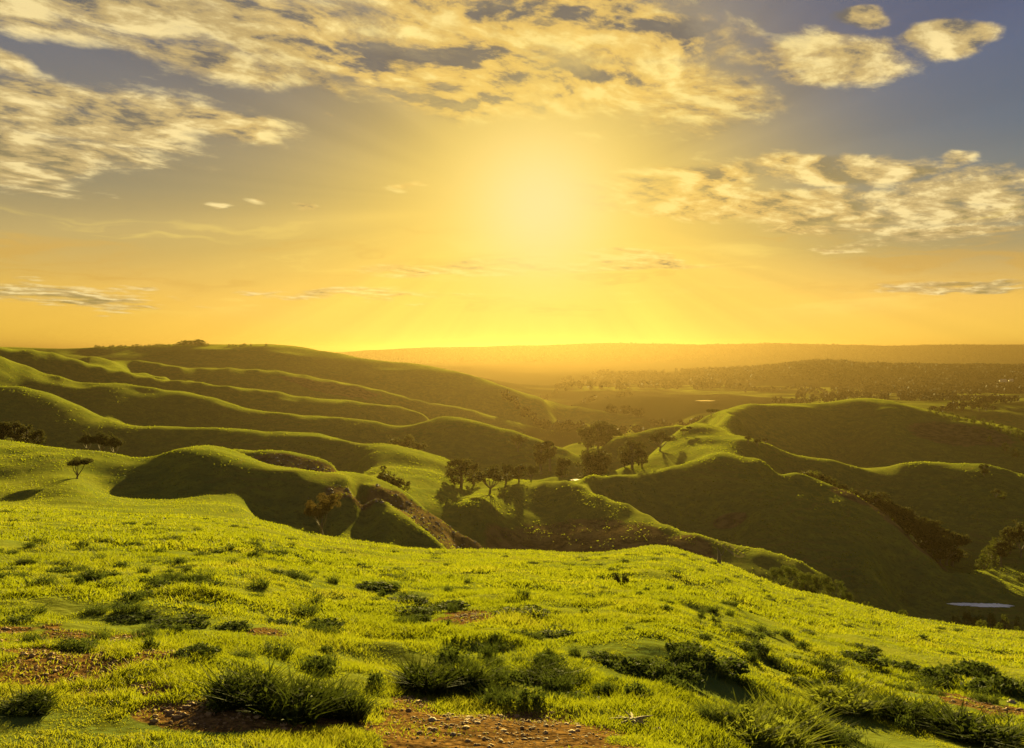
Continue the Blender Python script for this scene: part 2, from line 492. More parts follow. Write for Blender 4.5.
def land(x, y):
    """height of the ground at any point"""
    x, y = np.asarray(x, float), np.asarray(y, float)
    r = np.hypot(x, y) + 1e-6
    a = np.arctan2(x, y)
    lim = math.radians(60)
    ac = np.clip(a, -lim, lim)
    d = np.maximum(r * np.cos(ac), 0.4)
    px = np.clip(CX + F * np.tan(ac), U[0] + 9, U[-1] - 16)
    z = -EYE - (row_of(px, d) - HY) / F * d
    back = -EYE + np.minimum(0.04 * r, 6.0)
    t = np.clip((np.abs(a) - lim) / (math.pi - lim), 0, 1)
    t = t * t * (3 - 2 * t)
    z = z * (1 - t) + back * t
    for L, amp, near, far, sd in ((0.45, 0.030, 0, 30, 1), (1.1, 0.075, 0, 75, 2), (2.6, 0.10, 0, 150, 3), (6.5, 0.20, 3, 480, 4), (17.0, 0.75, 130, 1200, 5), (45.0, 1.9, 340, 4000, 6), (140.0, 2.2, 420, 1e9, 7)):
        w = np.clip((far - r) / (0.4 * far), 0, 1) * np.clip((r - near * 0.6) / (near * 0.6 + 1e-3), 0, 1)
        z = z + w * amp * vnoise(x / L + 13.7 * sd, y / L - 7.1 * sd, sd)
    er = spots(x, y, SCRUB[2:6])                # eroded, gullied ground
    if er.any():
        z = z + er * (0.45 * vnoise(x / 3.0, y / 9.0, 21) + 0.3 * vnoise(x / 1.5, y / 5.0, 22))
    for cx, cy, rx, ry, an, lev in PONDS:
        c, s = math.cos(an), math.sin(an)
        u, v = ((x - cx) * c + (y - cy) * s) / rx, (-(x - cx) * s + (y - cy) * c) / ry
        q = np.sqrt(u * u + v * v)
        w = np.clip((2.0 - q) / 0.9, 0, 1)
        w = w * w * (3 - 2 * w)
        z = z * (1 - w) + w * (lev + 0.9 * np.clip(q - 1.0, -0.6, 1.0))
    return z


def hgt(x, y):
    return float(land(np.array([x]), np.array([y]))[0])


def at(px, d):
    x = (px - CX) / F * d
    return Vector((x, d, hgt(x, d)))


def seen(px, py, lo=2.0, hi=6000.0):
    """first ground point on the line of sight through a picture point"""
    d = np.exp(np.arange(math.log(lo), math.log(hi), 0.002))
    x = (px - CX) / F * d
    row = HY - land(x, d) / d * F
    k = np.nonzero(row <= py)[0]
    i = int(k[0]) if len(k) else len(d) - 1
    return Vector((x[i], d[i], hgt(x[i], d[i])))


# ------------------------------------------------------------------ helpers for objects and materials
def tag(o, label=None, cat=None, group=None, kind=None):
    if label:
        o['label'] = label
    if cat:
        o['category'] = cat
    if group:
        o['group'] = group
    if kind:
        o['kind'] = kind
    return o


def mesh_np(name, co, faces, mat, parent=None, smooth=False, attr=None, nper=None):
    """faces: (n,k) int array; attr: dict name -> per-vertex float array"""
    me = bpy.data.meshes.new(name)
    co = np.asarray(co, np.float32)
    faces = np.asarray(faces, np.int32)
    n, k = faces.shape
    me.vertices.add(len(co))
    me.vertices.foreach_set('co', co.ravel())
    me.loops.add(n * k)
    me.loops.foreach_set('vertex_index', faces.ravel())
    me.polygons.add(n)
    me.polygons.foreach_set('loop_start', np.arange(0, n * k, k, dtype=np.int32))
    if smooth:
        me.polygons.foreach_set('use_smooth', np.ones(n, bool))
    me.update(calc_edges=True)
    for an, av in (attr or {}).items():
        at_ = me.attributes.new(an, 'FLOAT', 'POINT')
        at_.data.foreach_set('value', np.asarray(av, np.float32))
    if mat:
        me.materials.append(mat)
    o = bpy.data.objects.new(name, me)
    COL.objects.link(o)
    o.parent = parent
    return o


def mat_new(name):
    m = bpy.data.materials.new(name)
    m.use_nodes = True
    m.node_tree.nodes.clear()
    return m, NT(m.node_tree)


def finish(m, N, shader, disp=None):
    out = N.new('ShaderNodeOutputMaterial')
    N.put(out.inputs[0], shader)
    return m


def principled(N, color, rough=0.9, spec=0.2, normal=None, **kw):
    p = N.new('ShaderNodeBsdfPrincipled')
    N.put(p.inputs['Base Color'], color)
    N.put(p.inputs['Roughness'], rough)
    N.put(p.inputs['Specular IOR Level'], spec)
    if normal is not None:
        N.put(p.inputs['Normal'], normal)
    for k, v in kw.items():
        N.put(p.inputs[k.replace('_', ' ')], v)
    return p.outputs[0]


def attr_fac(N, name):
    n = N.new('ShaderNodeAttribute', attribute_name=name)
    return n.outputs['Fac']


def bump(N, h, strength, dist):
    b = N.new('ShaderNodeBump')
    b.inputs['Strength'].default_value = strength
    b.inputs['Distance'].default_value = dist
    N.put(b.inputs['Height'], h)
    return b.outputs[0]


def mat_ground():
    m, N = mat_new('pasture')
    pos = N.new('ShaderNodeNewGeometry').outputs['Position']
    big = N.noise(pos, 0.022, 5, 0.62)
    mid = N.noise(pos, 0.22, 5, 0.62)
    fine = N.noise(pos, 3.0, 5, 0.65)
    grit = N.noise(pos, 16.0, 4, 0.7)
    g = N.mix(N.smooth(big, 0.36, 0.66), (0.050, 0.080, 0.024), (0.092, 0.098, 0.027))
    g = N.mix(N.smooth(mid, 0.40, 0.68), g, (0.140, 0.142, 0.026))
    g = N.mix(N.m('MULTIPLY', N.smooth(fine, 0.50, 0.72), 0.6), g, (0.035, 0.050, 0.010))
    clump = N.noise(pos, 0.75, 4, 0.7)
    g = N.mix(N.m('MULTIPLY', N.smooth(clump, 0.50, 0.62), 0.70), g, (0.034, 0.046, 0.016))
    px_, py_, pz_ = N.sep(pos)
    wav = N.m('SINE', N.m('ADD', N.m('MULTIPLY', pz_, 4.4), N.m('MULTIPLY', N.noise(pos, 0.05, 4, 0.6), 26.0)))
    steps = N.m('MULTIPLY', N.smooth(wav, 0.55, 1.0), N.smooth(N.noise(pos, 0.03, 3, 0.6), 0.42, 0.62))
    g = N.mix(N.m('MULTIPLY', steps, 0.55), g, (0.115, 0.085, 0.030))
    scrub = N.mix(N.smooth(mid, 0.38, 0.62), (0.062, 0.038, 0.020), (0.175, 0.110, 0.042))
    sc = N.smooth(N.m('ADD', attr_fac(N, 'scrub'), N.m('MULTIPLY', N.m('SUBTRACT', mid, 0.5), 0.9)), 0.30, 0.62)
    g = N.mix(N.m('MULTIPLY', sc, 0.9), g, scrub)
    soil = N.mix(N.smooth(grit, 0.35, 0.66), (0.064, 0.033, 0.011), (0.215, 0.118, 0.036))
    di = N.smooth(N.m('ADD', attr_fac(N, 'dirt'), N.m('MULTIPLY', N.m('SUBTRACT', fine, 0.5), 0.4)), 0.02, 0.34)
    g = N.mix(di, g, soil)
    wd = N.smooth(N.m('ADD', attr_fac(N, 'wood'), N.m('MULTIPLY', N.m('SUBTRACT', N.noise(pos, 0.004, 4, 0.6), 0.5), 1.6)), 0.35, 0.75)
    g = N.mix(wd, g, (0.024, 0.022, 0.009))
    tr = N.smooth(attr_fac(N, 'track'), 0.3, 0.7)
    g = N.mix(N.m('MULTIPLY', tr, 0.85), g, (0.21, 0.16, 0.075))
    h = N.m('ADD', N.m('ADD', N.m('MULTIPLY', clump, 0.35), N.m('MULTIPLY', grit, 0.02)), N.m('ADD', N.m('MULTIPLY', fine, 0.06), N.m('MULTIPLY', mid, 0.45)))
    nrm = bump(N, h, 0.55, 1.0)
    df = N.new('ShaderNodeBsdfDiffuse')
    N.put(df.inputs[0], g)
    N.put(df.inputs['Normal'], nrm)
    sh = N.new('ShaderNodeBsdfSheen')
    N.put(sh.inputs[0], N.mix(N.m('MAXIMUM', N.m('MAXIMUM', wd, di), sc), (0.090, 0.094, 0.004), (0.0, 0.0, 0.0)))
    sh.inputs['Roughness'].default_value = 0.6
    ad = N.new('ShaderNodeAddShader')
    N.put(ad.inputs[0], df.outputs[0])
    N.put(ad.inputs[1], sh.outputs[0])
    return finish(m, N, ad.outputs[0])


def leafy(name, c1, c2, trans=0.45, rough=0.6, rnd=False, scale=1.5):
    m, N = mat_new(name)
    pos = N.new('ShaderNodeNewGeometry').outputs['Position']
    f = N.smooth(N.noise(pos, scale, 3, 0.6), 0.35, 0.65)
    c = N.mix(f, c1, c2)
    if rnd:
        oi = N.new('ShaderNodeObjectInfo').outputs['Random']
        c = N.mix(N.m('MULTIPLY', oi, 0.35), c, (c2[0] * 1.1, c2[1] * 0.8, c2[2] * 0.8))
    p = principled(N, c, 0.8, 0.04)
    t = N.new('ShaderNodeBsdfTranslucent')
    N.put(t.inputs[0], N.mix(0.5, c, (c2[0] * 1.6, c2[1] * 1.5, c2[2]), 'MIX'))
    ms = N.new('ShaderNodeMixShader')
    ms.inputs[0].default_value = trans
    N.put(ms.inputs[1], p)
    N.put(ms.inputs[2], t.outputs[0])
    return finish(m, N, ms.outputs[0])


def mat_grass():
    m, N = mat_new('grass_blade')
    t = attr_fac(N, 'tint')
    pos = N.new('ShaderNodeNewGeometry').outputs['Position']
    patch = N.noise(pos, 0.5, 3, 0.6)
    c = N.ramp(N.m('ADD', N.m('MULTIPLY', t, 0.6), N.m('MULTIPLY', N.smooth(patch, 0.3, 0.7), 0.4)),
               [(0.0, (0.025, 0.045, 0.005)), (0.38, (0.070, 0.098, 0.005)), (0.70, (0.150, 0.160, 0.008)), (1.0, (0.24, 0.19, 0.03))])
    p = principled(N, c, 0.7, 0.08)
    tr = N.new('ShaderNodeBsdfTranslucent')
    N.put(tr.inputs[0], N.mix(0.5, c, (0.36, 0.38, 0.008)))
    ms = N.new('ShaderNodeMixShader')
    ms.inputs[0].default_value = 0.52
    N.put(ms.inputs[1], p)
    N.put(ms.inputs[2], tr.outputs[0])
    return finish(m, N, ms.outputs[0])


def mat_plain(name, c1, c2, scale, rough=0.85, bstr=0.4, bd=0.02):
    m, N = mat_new(name)
    pos = N.new('ShaderNodeTexCoord').outputs['Object']
    n = N.noise(pos, scale, 5, 0.65)
    return finish(m, N, principled(N, N.mix(N.smooth(n, 0.3, 0.7), c1, c2), rough, 0.2, bump(N, n, bstr, bd)))


def mat_water():
    m, N = mat_new('still_water')
    pos = N.new('ShaderNodeNewGeometry').outputs['Position']
    n = N.noise(pos, 1.3, 4, 0.6)
    return finish(m, N, principled(N, (0.05, 0.05, 0.035), 0.10, 0.9, bump(N, n, 0.25, 0.12)))


def mat_pale_water():  # bright sky reflection on the pond, painted in as a whitish base colour
    m, N = mat_new('painted_glare_water')
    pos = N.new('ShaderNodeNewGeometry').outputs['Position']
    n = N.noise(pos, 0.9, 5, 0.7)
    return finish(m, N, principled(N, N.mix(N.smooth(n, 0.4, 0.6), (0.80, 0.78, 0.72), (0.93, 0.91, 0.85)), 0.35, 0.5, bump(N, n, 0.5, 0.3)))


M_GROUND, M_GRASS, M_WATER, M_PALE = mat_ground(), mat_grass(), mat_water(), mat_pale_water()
M_BARK = mat_plain('bark', (0.10, 0.075, 0.05), (0.20, 0.16, 0.11), 6.0)

# ------------------------------------------------------------------ ground sheet
def pond_at(px, d, rx, ry, an, dz=0.0):
    p = at(px, d)
    PONDS.append((p.x, p.y, rx, ry, an, p.z + dz))


pond_list = [(981, 264, 9.2, 1.9, -0.12), (576, 358, 2.6, 3.0, 0.2), (613, 374, 4.6, 3.6, 0.1), (1032, 830, 16.0, 12.0, 0.0), (706, 1330, 14.0, 14.0, 0.0)]
for q in pond_list:
    pond_at(*q)

TRACK = [(548, 346), (582, 322), (602, 309), (628, 298), (648, 288), (671, 278), (696, 268), (720, 258), (740, 246)]


def seg_dist(x, y, pts):
    best = np.full(x.shape, 1e9)
    for (ax, ay), (bx, by) in zip(pts, pts[1:]):
        vx, vy = bx - ax, by - ay
        t = np.clip(((x - ax) * vx + (y - ay) * vy) / (vx * vx + vy * vy), 0, 1)
        best = np.minimum(best, np.hypot(x - ax - t * vx, y - ay - t * vy))
    return best


def dirt_mask(x, y):
    m = spots(x, y, DIRT)
    m = m + 0.60 * vnoise(x / 1.1, y / 1.6, 71) + 0.55 * vnoise(x / 0.30, y / 0.45, 72)
    return np.clip((m - 0.42) * 2.4, 0, 1) * (spots(x, y, [(a, b, c * 1.2, e * 1.2) for a, b, c, e in DIRT]) > 0)


def near_spot(px, py, wpx, ylo, yhi):
    a, b = seen(px, yhi, 3), seen(px, ylo, 3)
    c = seen(px, py, 3)
    return (c.x, (a.y + b.y) / 2, wpx / F * c.y / 2, max(0.3, (b.y - a.y) / 2))


DIRT = [near_spot(500, 730, 300, 698, 765), near_spot(80, 664, 250, 643, 692), near_spot(45, 634, 200, 621, 650), near_spot(205, 712, 170, 694, 732), near_spot(990, 706, 120, 692, 724),
        near_spot(470, 617, 60, 610, 624), near_spot(120, 640, 80, 633, 648), near_spot(275, 633, 50, 627, 640), near_spot(130, 690, 150, 680, 700), near_spot(420, 700, 60, 692, 708)]
def build_ground():
    az = np.radians(np.concatenate([np.linspace(-180, -40, 36, endpoint=False), np.linspace(-40, -32, 40, endpoint=False), np.linspace(-32, 32, 700, endpoint=False),
                                    np.linspace(32, 40, 40, endpoint=False), np.linspace(40, 180, 36, endpoint=False)]))
    lr = np.concatenate([np.linspace(math.log(0.5), math.log(4.5), 30, endpoint=False), np.linspace(math.log(4.5), math.log(120), 300, endpoint=False),
                         np.linspace(math.log(120), math.log(480), 270, endpoint=False), np.linspace(math.log(480), math.log(1300), 170, endpoint=False), np.linspace(math.log(1300), math.log(7000), 120, endpoint=False),
                         np.linspace(math.log(7000), math.log(30000), 24)])
    R, A = np.meshgrid(np.exp(lr), az, indexing='ij')
    x, y = R * np.sin(A), R * np.cos(A)
    z = land(x, y)
    co = np.stack([x, y, z], -1).reshape(-1, 3)
    nr, na = R.shape
    i = np.arange(nr - 1)[:, None] * na
    j = np.arange(na)[None, :]
    j2 = (j + 1) % na
    faces = np.stack([i + j, i + j2, i + na + j2, i + na + j], -1).reshape(-1, 4)[:, ::-1]
    c0 = len(co)
    co = np.vstack([co, [[0, 0, -EYE]]])
    tri = np.stack([np.full(na, c0), np.arange(na), (np.arange(na) + 1) % na, ], -1)
    # close the centre with quads folded from pairs of triangles
    quad = np.stack([np.full(na // 2, c0), (np.arange(0, na - 1, 2) + 2) % na, np.arange(0, na - 1, 2) + 1, np.arange(0, na - 1, 2)], -1)
    faces = np.vstack([faces, quad])
    fx, fy = co[:, 0], co[:, 1]
    trp = [((px - CX) / F * d, d) for px, d in TRACK]
    td = seg_dist(fx, fy, trp)
    track = np.clip(1.3 - np.abs(td - 1.1) / 0.5, 0, 1)
    # cattle path along the lip of the meadow
    o = mesh_np('ground', co, faces, M_GROUND, smooth=True, attr={'dirt': dirt_mask(fx, fy), 'scrub': spots(fx, fy, SCRUB), 'track': track, 'wood': np.clip(0.75 - ((fx - 240) / 260) ** 2 - ((fy - 1300) / 520) ** 2, 0, 0.5) + np.clip(0.9 - ((fx - 55) / 75) ** 2 - ((fy - 720) / 330) ** 2, 0, 0.55) + np.clip((np.hypot(fx, fy) - 700) / 700, 0, 1) * np.where(np.hypot(fx, fy) > 2100, 1.3, 0.62)})
    tag(o, 'rolling green pasture hills with a lit near meadow and shaded slopes', 'ground', kind='structure')


build_ground()


def build_ponds():
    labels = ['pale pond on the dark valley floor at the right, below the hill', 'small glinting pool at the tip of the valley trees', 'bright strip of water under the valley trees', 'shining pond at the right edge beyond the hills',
              'narrow far pond beyond the top of the right hill']
    for (cx, cy, rx, ry, an, lev), lb in zip(PONDS, labels):
        n = 72
        t = np.arange(n) / n * 2 * np.pi
        w = 1.08 + 0.12 * np.sin(3 * t + cx) + 0.10 * np.sin(7 * t + cy) + 0.10 * np.sin(13 * t) + 0.12 * np.sin(22 * t + 1) + 0.1 * np.sin(31 * t)
        u, v = rx * w * np.cos(t), ry * w * np.sin(t)
        c, s = math.cos(an), math.sin(an)
        co = np.stack([u * c - v * s, u * s + v * c, np.zeros(n)], -1)
        co = np.vstack([co, [[0, 0, 0]]])
        f = np.stack([np.arange(n), (np.arange(n) + 1) % n, np.full(n, n)], -1)
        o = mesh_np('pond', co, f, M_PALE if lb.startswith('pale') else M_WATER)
        o.location = (cx, cy, lev + 0.05)
        tag(o, lb, 'pond', kind='structure')


build_ponds()


def build_haze():
    m, N = mat_new('golden_haze')
    p = N.new('ShaderNodeVolumePrincipled')
    p.inputs['Color'].default_value = (0.118, 0.081, 0.034, 1)
    p.inputs['Density'].default_value = 1.45e-4
    p.inputs['Anisotropy'].default_value = 0.69
    out = N.new('ShaderNodeOutputMaterial')
    m.node_tree.links.new(p.outputs[0], out.inputs['Volume'])
    lo, hi, s = -150.0 - 40, 62.0, 31000.0
    zmin = min(v.co.z for v in bpy.data.objects['ground'].data.vertices)
    lo = zmin - 1.0
    v = [(-s, -s, lo), (s, -s, lo), (s, s, lo), (-s, s, lo), (-s, -s, hi), (s, -s, hi), (s, s, hi), (-s, s, hi)]
    f = [(0, 3, 2, 1), (4, 5, 6, 7), (0, 1, 5, 4), (1, 2, 6, 5), (2, 3, 7, 6), (3, 0, 4, 7)]
    o = mesh_np('haze', v, f, m)
    tag(o, 'golden evening haze filling the valley air', 'haze', kind='stuff')


build_haze()
#@@OBJECTS
# ------------------------------------------------------------------ trees
M_LEAF = leafy('gum_leaves', (0.020, 0.026, 0.008), (0.050, 0.050, 0.014), 0.35, rnd=True, scale=0.6)
M_RUST = leafy('rusty_leaves', (0.046, 0.036, 0.012), (0.092, 0.064, 0.018), 0.35, scale=0.8)
M_BUSH = leafy('bush_leaves', (0.034, 0.052, 0.010), (0.100, 0.115, 0.018), 0.28, rnd=True, scale=0.5)
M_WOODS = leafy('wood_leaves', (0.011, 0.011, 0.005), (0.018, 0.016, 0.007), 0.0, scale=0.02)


def tube(pts, rad, k=6):
    pts = [Vector(p) for p in pts]
    co, fa = [], []
    for i, p in enumerate(pts):
        d = (pts[min(i + 1, len(pts) - 1)] - pts[max(i - 1, 0)]).normalized()
        a = d.cross(Vector((0.31, 0.87, 0.2))).normalized()
        b = d.cross(a)
        for q in range(k):
            t = q / k * 2 * math.pi
            co.append(p + (a * math.cos(t) + b * math.sin(t)) * rad[i])
    for i in range(len(pts) - 1):
        for q in range(k):
            fa.append((i * k + q, i * k + (q + 1) % k, (i + 1) * k + (q + 1) % k, (i + 1) * k + q))
    return co, fa


def join(parts):
    co, fa, n = [], [], 0
    for c, f in parts:
        c, f = np.asarray([tuple(v) for v in c], float), np.asarray(f, int)
        co.append(c)
        fa.append(f + n)
        n += len(c)
    return np.vstack(co), np.vstack(fa)


def leaves(clumps, n, size, rg, flat=0.75):
    """leaf-sized quads spread through clumps (x, y, z, r)"""
    c = np.array(clumps, float)
    w = c[:, 3] ** 2
    k = rg.choice(len(c), n, p=w / w.sum())
    d = rg.normal(size=(n, 3))
    d /= np.linalg.norm(d, axis=1)[:, None]
    r = c[k, 3] * rg.uniform(0.25, 1.0, n) ** 0.45 * rg.normal(1, 0.09, n)
    p = c[k, :3] + d * r[:, None] * np.array([1, 1, flat])
    a = rg.normal(size=(n, 3))
    a /= np.linalg.norm(a, axis=1)[:, None]
    b = np.cross(a, rg.normal(size=(n, 3)))
    b /= np.linalg.norm(b, axis=1)[:, None] + 1e-9
    s = size * rg.uniform(0.6, 1.35, n)
    a, b = a * s[:, None], b * (s * 0.55)[:, None]
    co = np.stack([p - a, p - b * 1.1, p + a, p + b], 1).reshape(-1, 3)
    return co, np.arange(n * 4).reshape(n, 4)


def make_tree(kind, seed, nleaf, leaf, mat, name):
    """a tree 10 m high at the origin: an Empty with trunk (limbs in it) and crown"""
    rg = np.random.default_rng(seed)
    root = bpy.data.objects.new(name, None)
    COL.objects.link(root)
    wood, cl = [], []
    if kind == 'gum':
        fork = rg.uniform(1.6, 2.8)
        lean = rg.uniform(-0.5, 0.5, 2)
        base = Vector((lean[0] * 0.4, lean[1] * 0.4, fork))
        wood.append(tube([(0, 0, -0.5), (0.02, 0, fork * 0.5), base], [0.42, 0.32, 0.27], 7))
        nb = rg.integers(5, 8)
        for i in range(nb):
            t = i / nb * 2 * math.pi + rg.uniform(-0.4, 0.4)
            rr = rg.uniform(1.2, 3.6)
            top = Vector((rr * math.cos(t), rr * math.sin(t), rg.uniform(6.0, 8.6) - rr * 0.25))
            mid = base.lerp(top, 0.5) + Vector((0.3 * math.cos(t), 0.3 * math.sin(t), -0.2))
            wood.append(tube([base - Vector((0, 0, .1)), mid, top], [0.2, 0.13, 0.05], 5))
            cl.append((*top, rg.uniform(1.2, 1.75)))
            for _ in range(3):
                q = top + Vector(rg.normal(0, 1.0, 3) * np.array([1.2, 1.2, 0.55]))
                wood.append(tube([mid.lerp(top, 0.6), q], [0.07, 0.03], 4))
                cl.append((*q, rg.uniform(0.65, 1.25)))
        cl.append((0, 0, 8.6, 1.4))
    elif kind == 'dense':
        wood.append(tube([(0, 0, -0.5), (0.1, 0, 2.0), (0, 0.1, 5.0), (0.1, 0, 8)], [0.42, 0.34, 0.22, 0.06], 7))
        for i in range(38):
            h = rg.uniform(2.2, 9.0)
            rr = 3.6 * math.sqrt(max(0.05, 1 - ((h - 5.2) / 4.4) ** 2)) * rg.uniform(0.3, 1.0)
            t = rg.uniform(0, 6.28)
            q = Vector((rr * math.cos(t), rr * math.sin(t), h))
            wood.append(tube([(0, 0, max(1.5, h - 2.2)), q], [0.12, 0.04], 4))
            cl.append((*q, rg.uniform(0.65, 1.35)))
    elif kind == 'tall':
        wood.append(tube([(0, 0, -0.5), (0.1, 0, 3.0), (0, 0.1, 6.0), (0.1, 0, 9)], [0.36, 0.28, 0.18, 0.05], 7))
        for i in range(18):
            h = rg.uniform(2.8, 9.3)
            rr = rg.uniform(0.2, 1.7) * (1.1 - 0.05 * h)
            t = rg.uniform(0, 6.28)
            q = Vector((rr * math.cos(t), rr * math.sin(t), h))
            wood.append(tube([(0, 0, max(2, h - 1.6)), q], [0.1, 0.03], 4))
            cl.append((*q, rg.uniform(0.6, 1.15)))
    else:  # bush: foliage down to the ground, wider than high
        for i in range(6):
            t = i / 6 * 6.28 + rg.uniform(-.3, .3)
            q = Vector((3.0 * math.cos(t), 3.0 * math.sin(t), rg.uniform(4.5, 7.0)))
            wood.append(tube([(0.3 * math.cos(t), 0.3 * math.sin(t), -0.5), q * 0.5 + Vector((0, 0, .3)), q], [0.26, 0.17, 0.06], 5))
        for i in range(70):
            h = rg.uniform(0.8, 8.8)
            rr = 5.2 * math.sqrt(max(0.03, 1 - (h / 9.6) ** 2)) * rg.uniform(0.25, 1.0)
            t = rg.uniform(0, 6.28)
            cl.append((rr * math.cos(t), rr * math.sin(t), h, rg.uniform(0.55, 1.25)))
    co, fa = join(wood)
    mesh_np('trunk', co, fa, M_BARK, root, True)
    co, fa = leaves(cl, nleaf, leaf, rg, 0.72 if kind == 'gum' else 0.85)
    mesh_np('crown', co, fa, mat, root)
    return root


POOL = {}


def tree(kind, x, y, h, label, cat='tree', group=None, wide=1.0, seed=None, mat=None, near=False):
    var = (seed if seed is not None else random.randrange(3))
    mat = mat or (M_BUSH if kind == 'bush' else M_LEAF)
    name = {'gum': 'gum_tree', 'dense': 'bushy_tree', 'tall': 'tall_tree', 'bush': 'bush'}[kind]
    key = (kind, var, mat.name, near)
    if key not in POOL:
        o = make_tree(kind, 31 * var + len(kind), 9000 if near else 1900, 0.13 if near else 0.30, mat, name)
        POOL[key] = o
    else:
        src = POOL[key]
        o = src.copy()
        COL.objects.link(o)
        for ch in list(src.children):
            c = ch.copy()
            COL.objects.link(c)
            c.parent = o
        for p in ('group', 'label', 'category'):
            if p in o:
                del o[p]
    o.location = (x, y, hgt(x, y) - 0.15)
    o.rotation_euler = (0, 0, random.uniform(0, 6.28))
    o.scale = (h / 10 * wide, h / 10 * wide, h / 10)
    tag(o, label, cat, group)
    return o


def tree_top(kind, px, d, top, label, **kw):
    """a tree whose crown reaches a given height: its ground height is read from the land"""
    x = (px - CX) / F * d
    zt = (HY - top) / F * d
    h = max(1.2, zt - hgt(x, d))
    return tree(kind, x, d, h, label, **kw)


def tree_px(kind, px, base, hp, label, **kw):
    p = seen(px, base, 60)
    return tree(kind, p.x, p.y, hp * p.y / F, label, **kw)


tree_top('gum', 322, 121, 489, 'lone rusty brown gum tree at the far lip of the sunlit near meadow', seed=0, mat=M_RUST, near=True, wide=0.82)
tree_px('gum', 77, 479, 24, 'small flat topped tree alone in the grassy hollow left of the round knoll', seed=1, near=True, wide=1.25)
for px, d, t, k, lb in ((87, 204, 431, 'gum', 'left tree of the trio showing above the sunlit hill crest beyond the small tree'),
                        (101, 206, 429.5, 'gum', 'middle tree of the trio showing above the sunlit hill crest beyond the small tree'),
                        (114, 204, 433, 'gum', 'right tree of the trio showing above the sunlit hill crest beyond the small tree')):
    tree_top(k, px, d, t, lb, group='trio of trees behind the left hill crest', wide=1.0)
for px, d, t, lb in ((3, 206, 419, 'dark tree cut by the left edge of the photo behind the hill'), (15, 210, 418, 'tallest of the dark trees huddled at the far left behind the hill'),
                     (27, 208, 422, 'third dark tree from the left edge behind the hill'), (38, 206, 427, 'lowest dark tree, right end of the far left huddle behind the hill')):
    tree_top('dense', px, d, t, lb, group='dark trees at the far left', wide=0.95)
for px, d, t, k, w, lb in ((396, 470, 436, 'gum', 1.1, 'faint small tree in the fold above the lit left spur, the left of two'), (409, 480, 434, 'gum', 1.1, 'faint small tree in the fold above the lit left spur, the right of two'),
                           (385, 236, 468, 'gum', 1.2, 'gum tree behind the rocky ridge right of the lone rusty tree'), (398, 240, 475, 'bush', .8, 'low bush beside the gum tree behind the rocky ridge')):
    tree_top(k, px, d, t, lb, wide=w, cat='bush' if k == 'bush' else 'tree')
for px, base, hp, k, w, lb in ((461, 488, 33, 'dense', 1.05, 'large dark round tree at the valley mouth, left of the tree on bare trunks'), (490, 493, 28, 'gum', 1.1, 'spreading tree on bare trunks standing alone at the valley mouth'),
                               (474, 485, 24, 'dense', .9, 'smaller dark tree pressed against the right side of the large round tree'), (506, 484, 22, 'dense', .95, 'first hazy tree right of the tree on bare trunks'),
                               (519, 482, 20, 'dense', 1.0, 'second hazy tree right of the tree on bare trunks'), (531, 481, 18, 'gum', 1.0, 'third hazy tree right of the tree on bare trunks'),
                               (541, 474, 34, 'tall', 1.1, 'tall narrow hazy tree in mid valley, left of a pair'), (550, 471, 31, 'tall', 1.1, 'tall narrow hazy tree in mid valley, right of a pair'),
                               (518, 452, 19, 'gum', 1.0, 'hazy tree farther up the valley at the foot of the left ridges')):
    tree_px(k, px, base, hp, lb, wide=w * 1.2, group='valley mouth trees')
for px, d, t, k, w, lb in ((562, 384, 455, 'dense', .8, 'leftmost tree of the valley grove, above the small glinting pool'), (589, 396, 449, 'dense', .85, 'second tree from the left in the valley grove'),
                           (596, 404, 446, 'dense', 1.0, 'third tree from the left in the valley grove'), (602, 412, 449, 'dense', .7, 'fourth tree from the left in the valley grove behind the bright water'),
                           (624, 404, 444, 'dense', .7, 'fifth valley grove tree from the left, behind the bright water'), (632, 394, 437, 'dense', .9, 'biggest dark gum of the valley grove near the foot of the right hill'),
                           (642, 396, 447, 'dense', .8, 'right end tree of the valley grove beside the lit hill foot'), (660, 432, 429, 'gum', .95, 'round headed gum standing on the lit flank above the valley grove')):
    tree_top(k, px, d, t, lb, wide=w * 1.3, group='valley grove')
for px, d, t, k, lb in ((588, 600, 424, 'dense', 'hazy tree at the left of the far clump behind the valley grove'), (598, 610, 418, 'dense', 'highest hazy tree of the far clump behind the valley grove'),
                        (608, 605, 422, 'dense', 'hazy tree in the right half of the far clump behind the valley grove'), (616, 600, 428, 'gum', 'lowest hazy tree at the right of the far clump behind the valley grove')):
    tree_top(k, px, d, t, lb, group='far clump behind the valley grove', wide=1.1)
for px, base, hp, k, w, lb in ((711, 417, 9, 'gum', 1.6, 'small flat tree on the skyline of the right hill spine'), (683, 436, 8, 'gum', 1.2, 'tiny tree on the left edge of the lit hill spine'),
                               (690, 433, 7, 'gum', 1.2, 'tiny tree a little higher on the left edge of the lit hill spine'),
                               (748, 444, 9, 'gum', 1.0, 'left of three small trees on the lit slope of the right hill'), (757, 447, 9, 'gum', 1.1, 'middle of three small trees on the lit slope of the right hill'),
                               (765, 445, 8, 'gum', 1.0, 'right of three small trees on the lit slope of the right hill')):
    tree_px(k, px, base, hp, lb, wide=w)
ordinal = ['first', 'second', 'third', 'fourth', 'fifth', 'sixth', 'seventh', 'eighth', 'ninth', 'tenth', 'eleventh', 'twelfth', 'thirteenth', 'fourteenth', 'fifteenth', 'sixteenth']
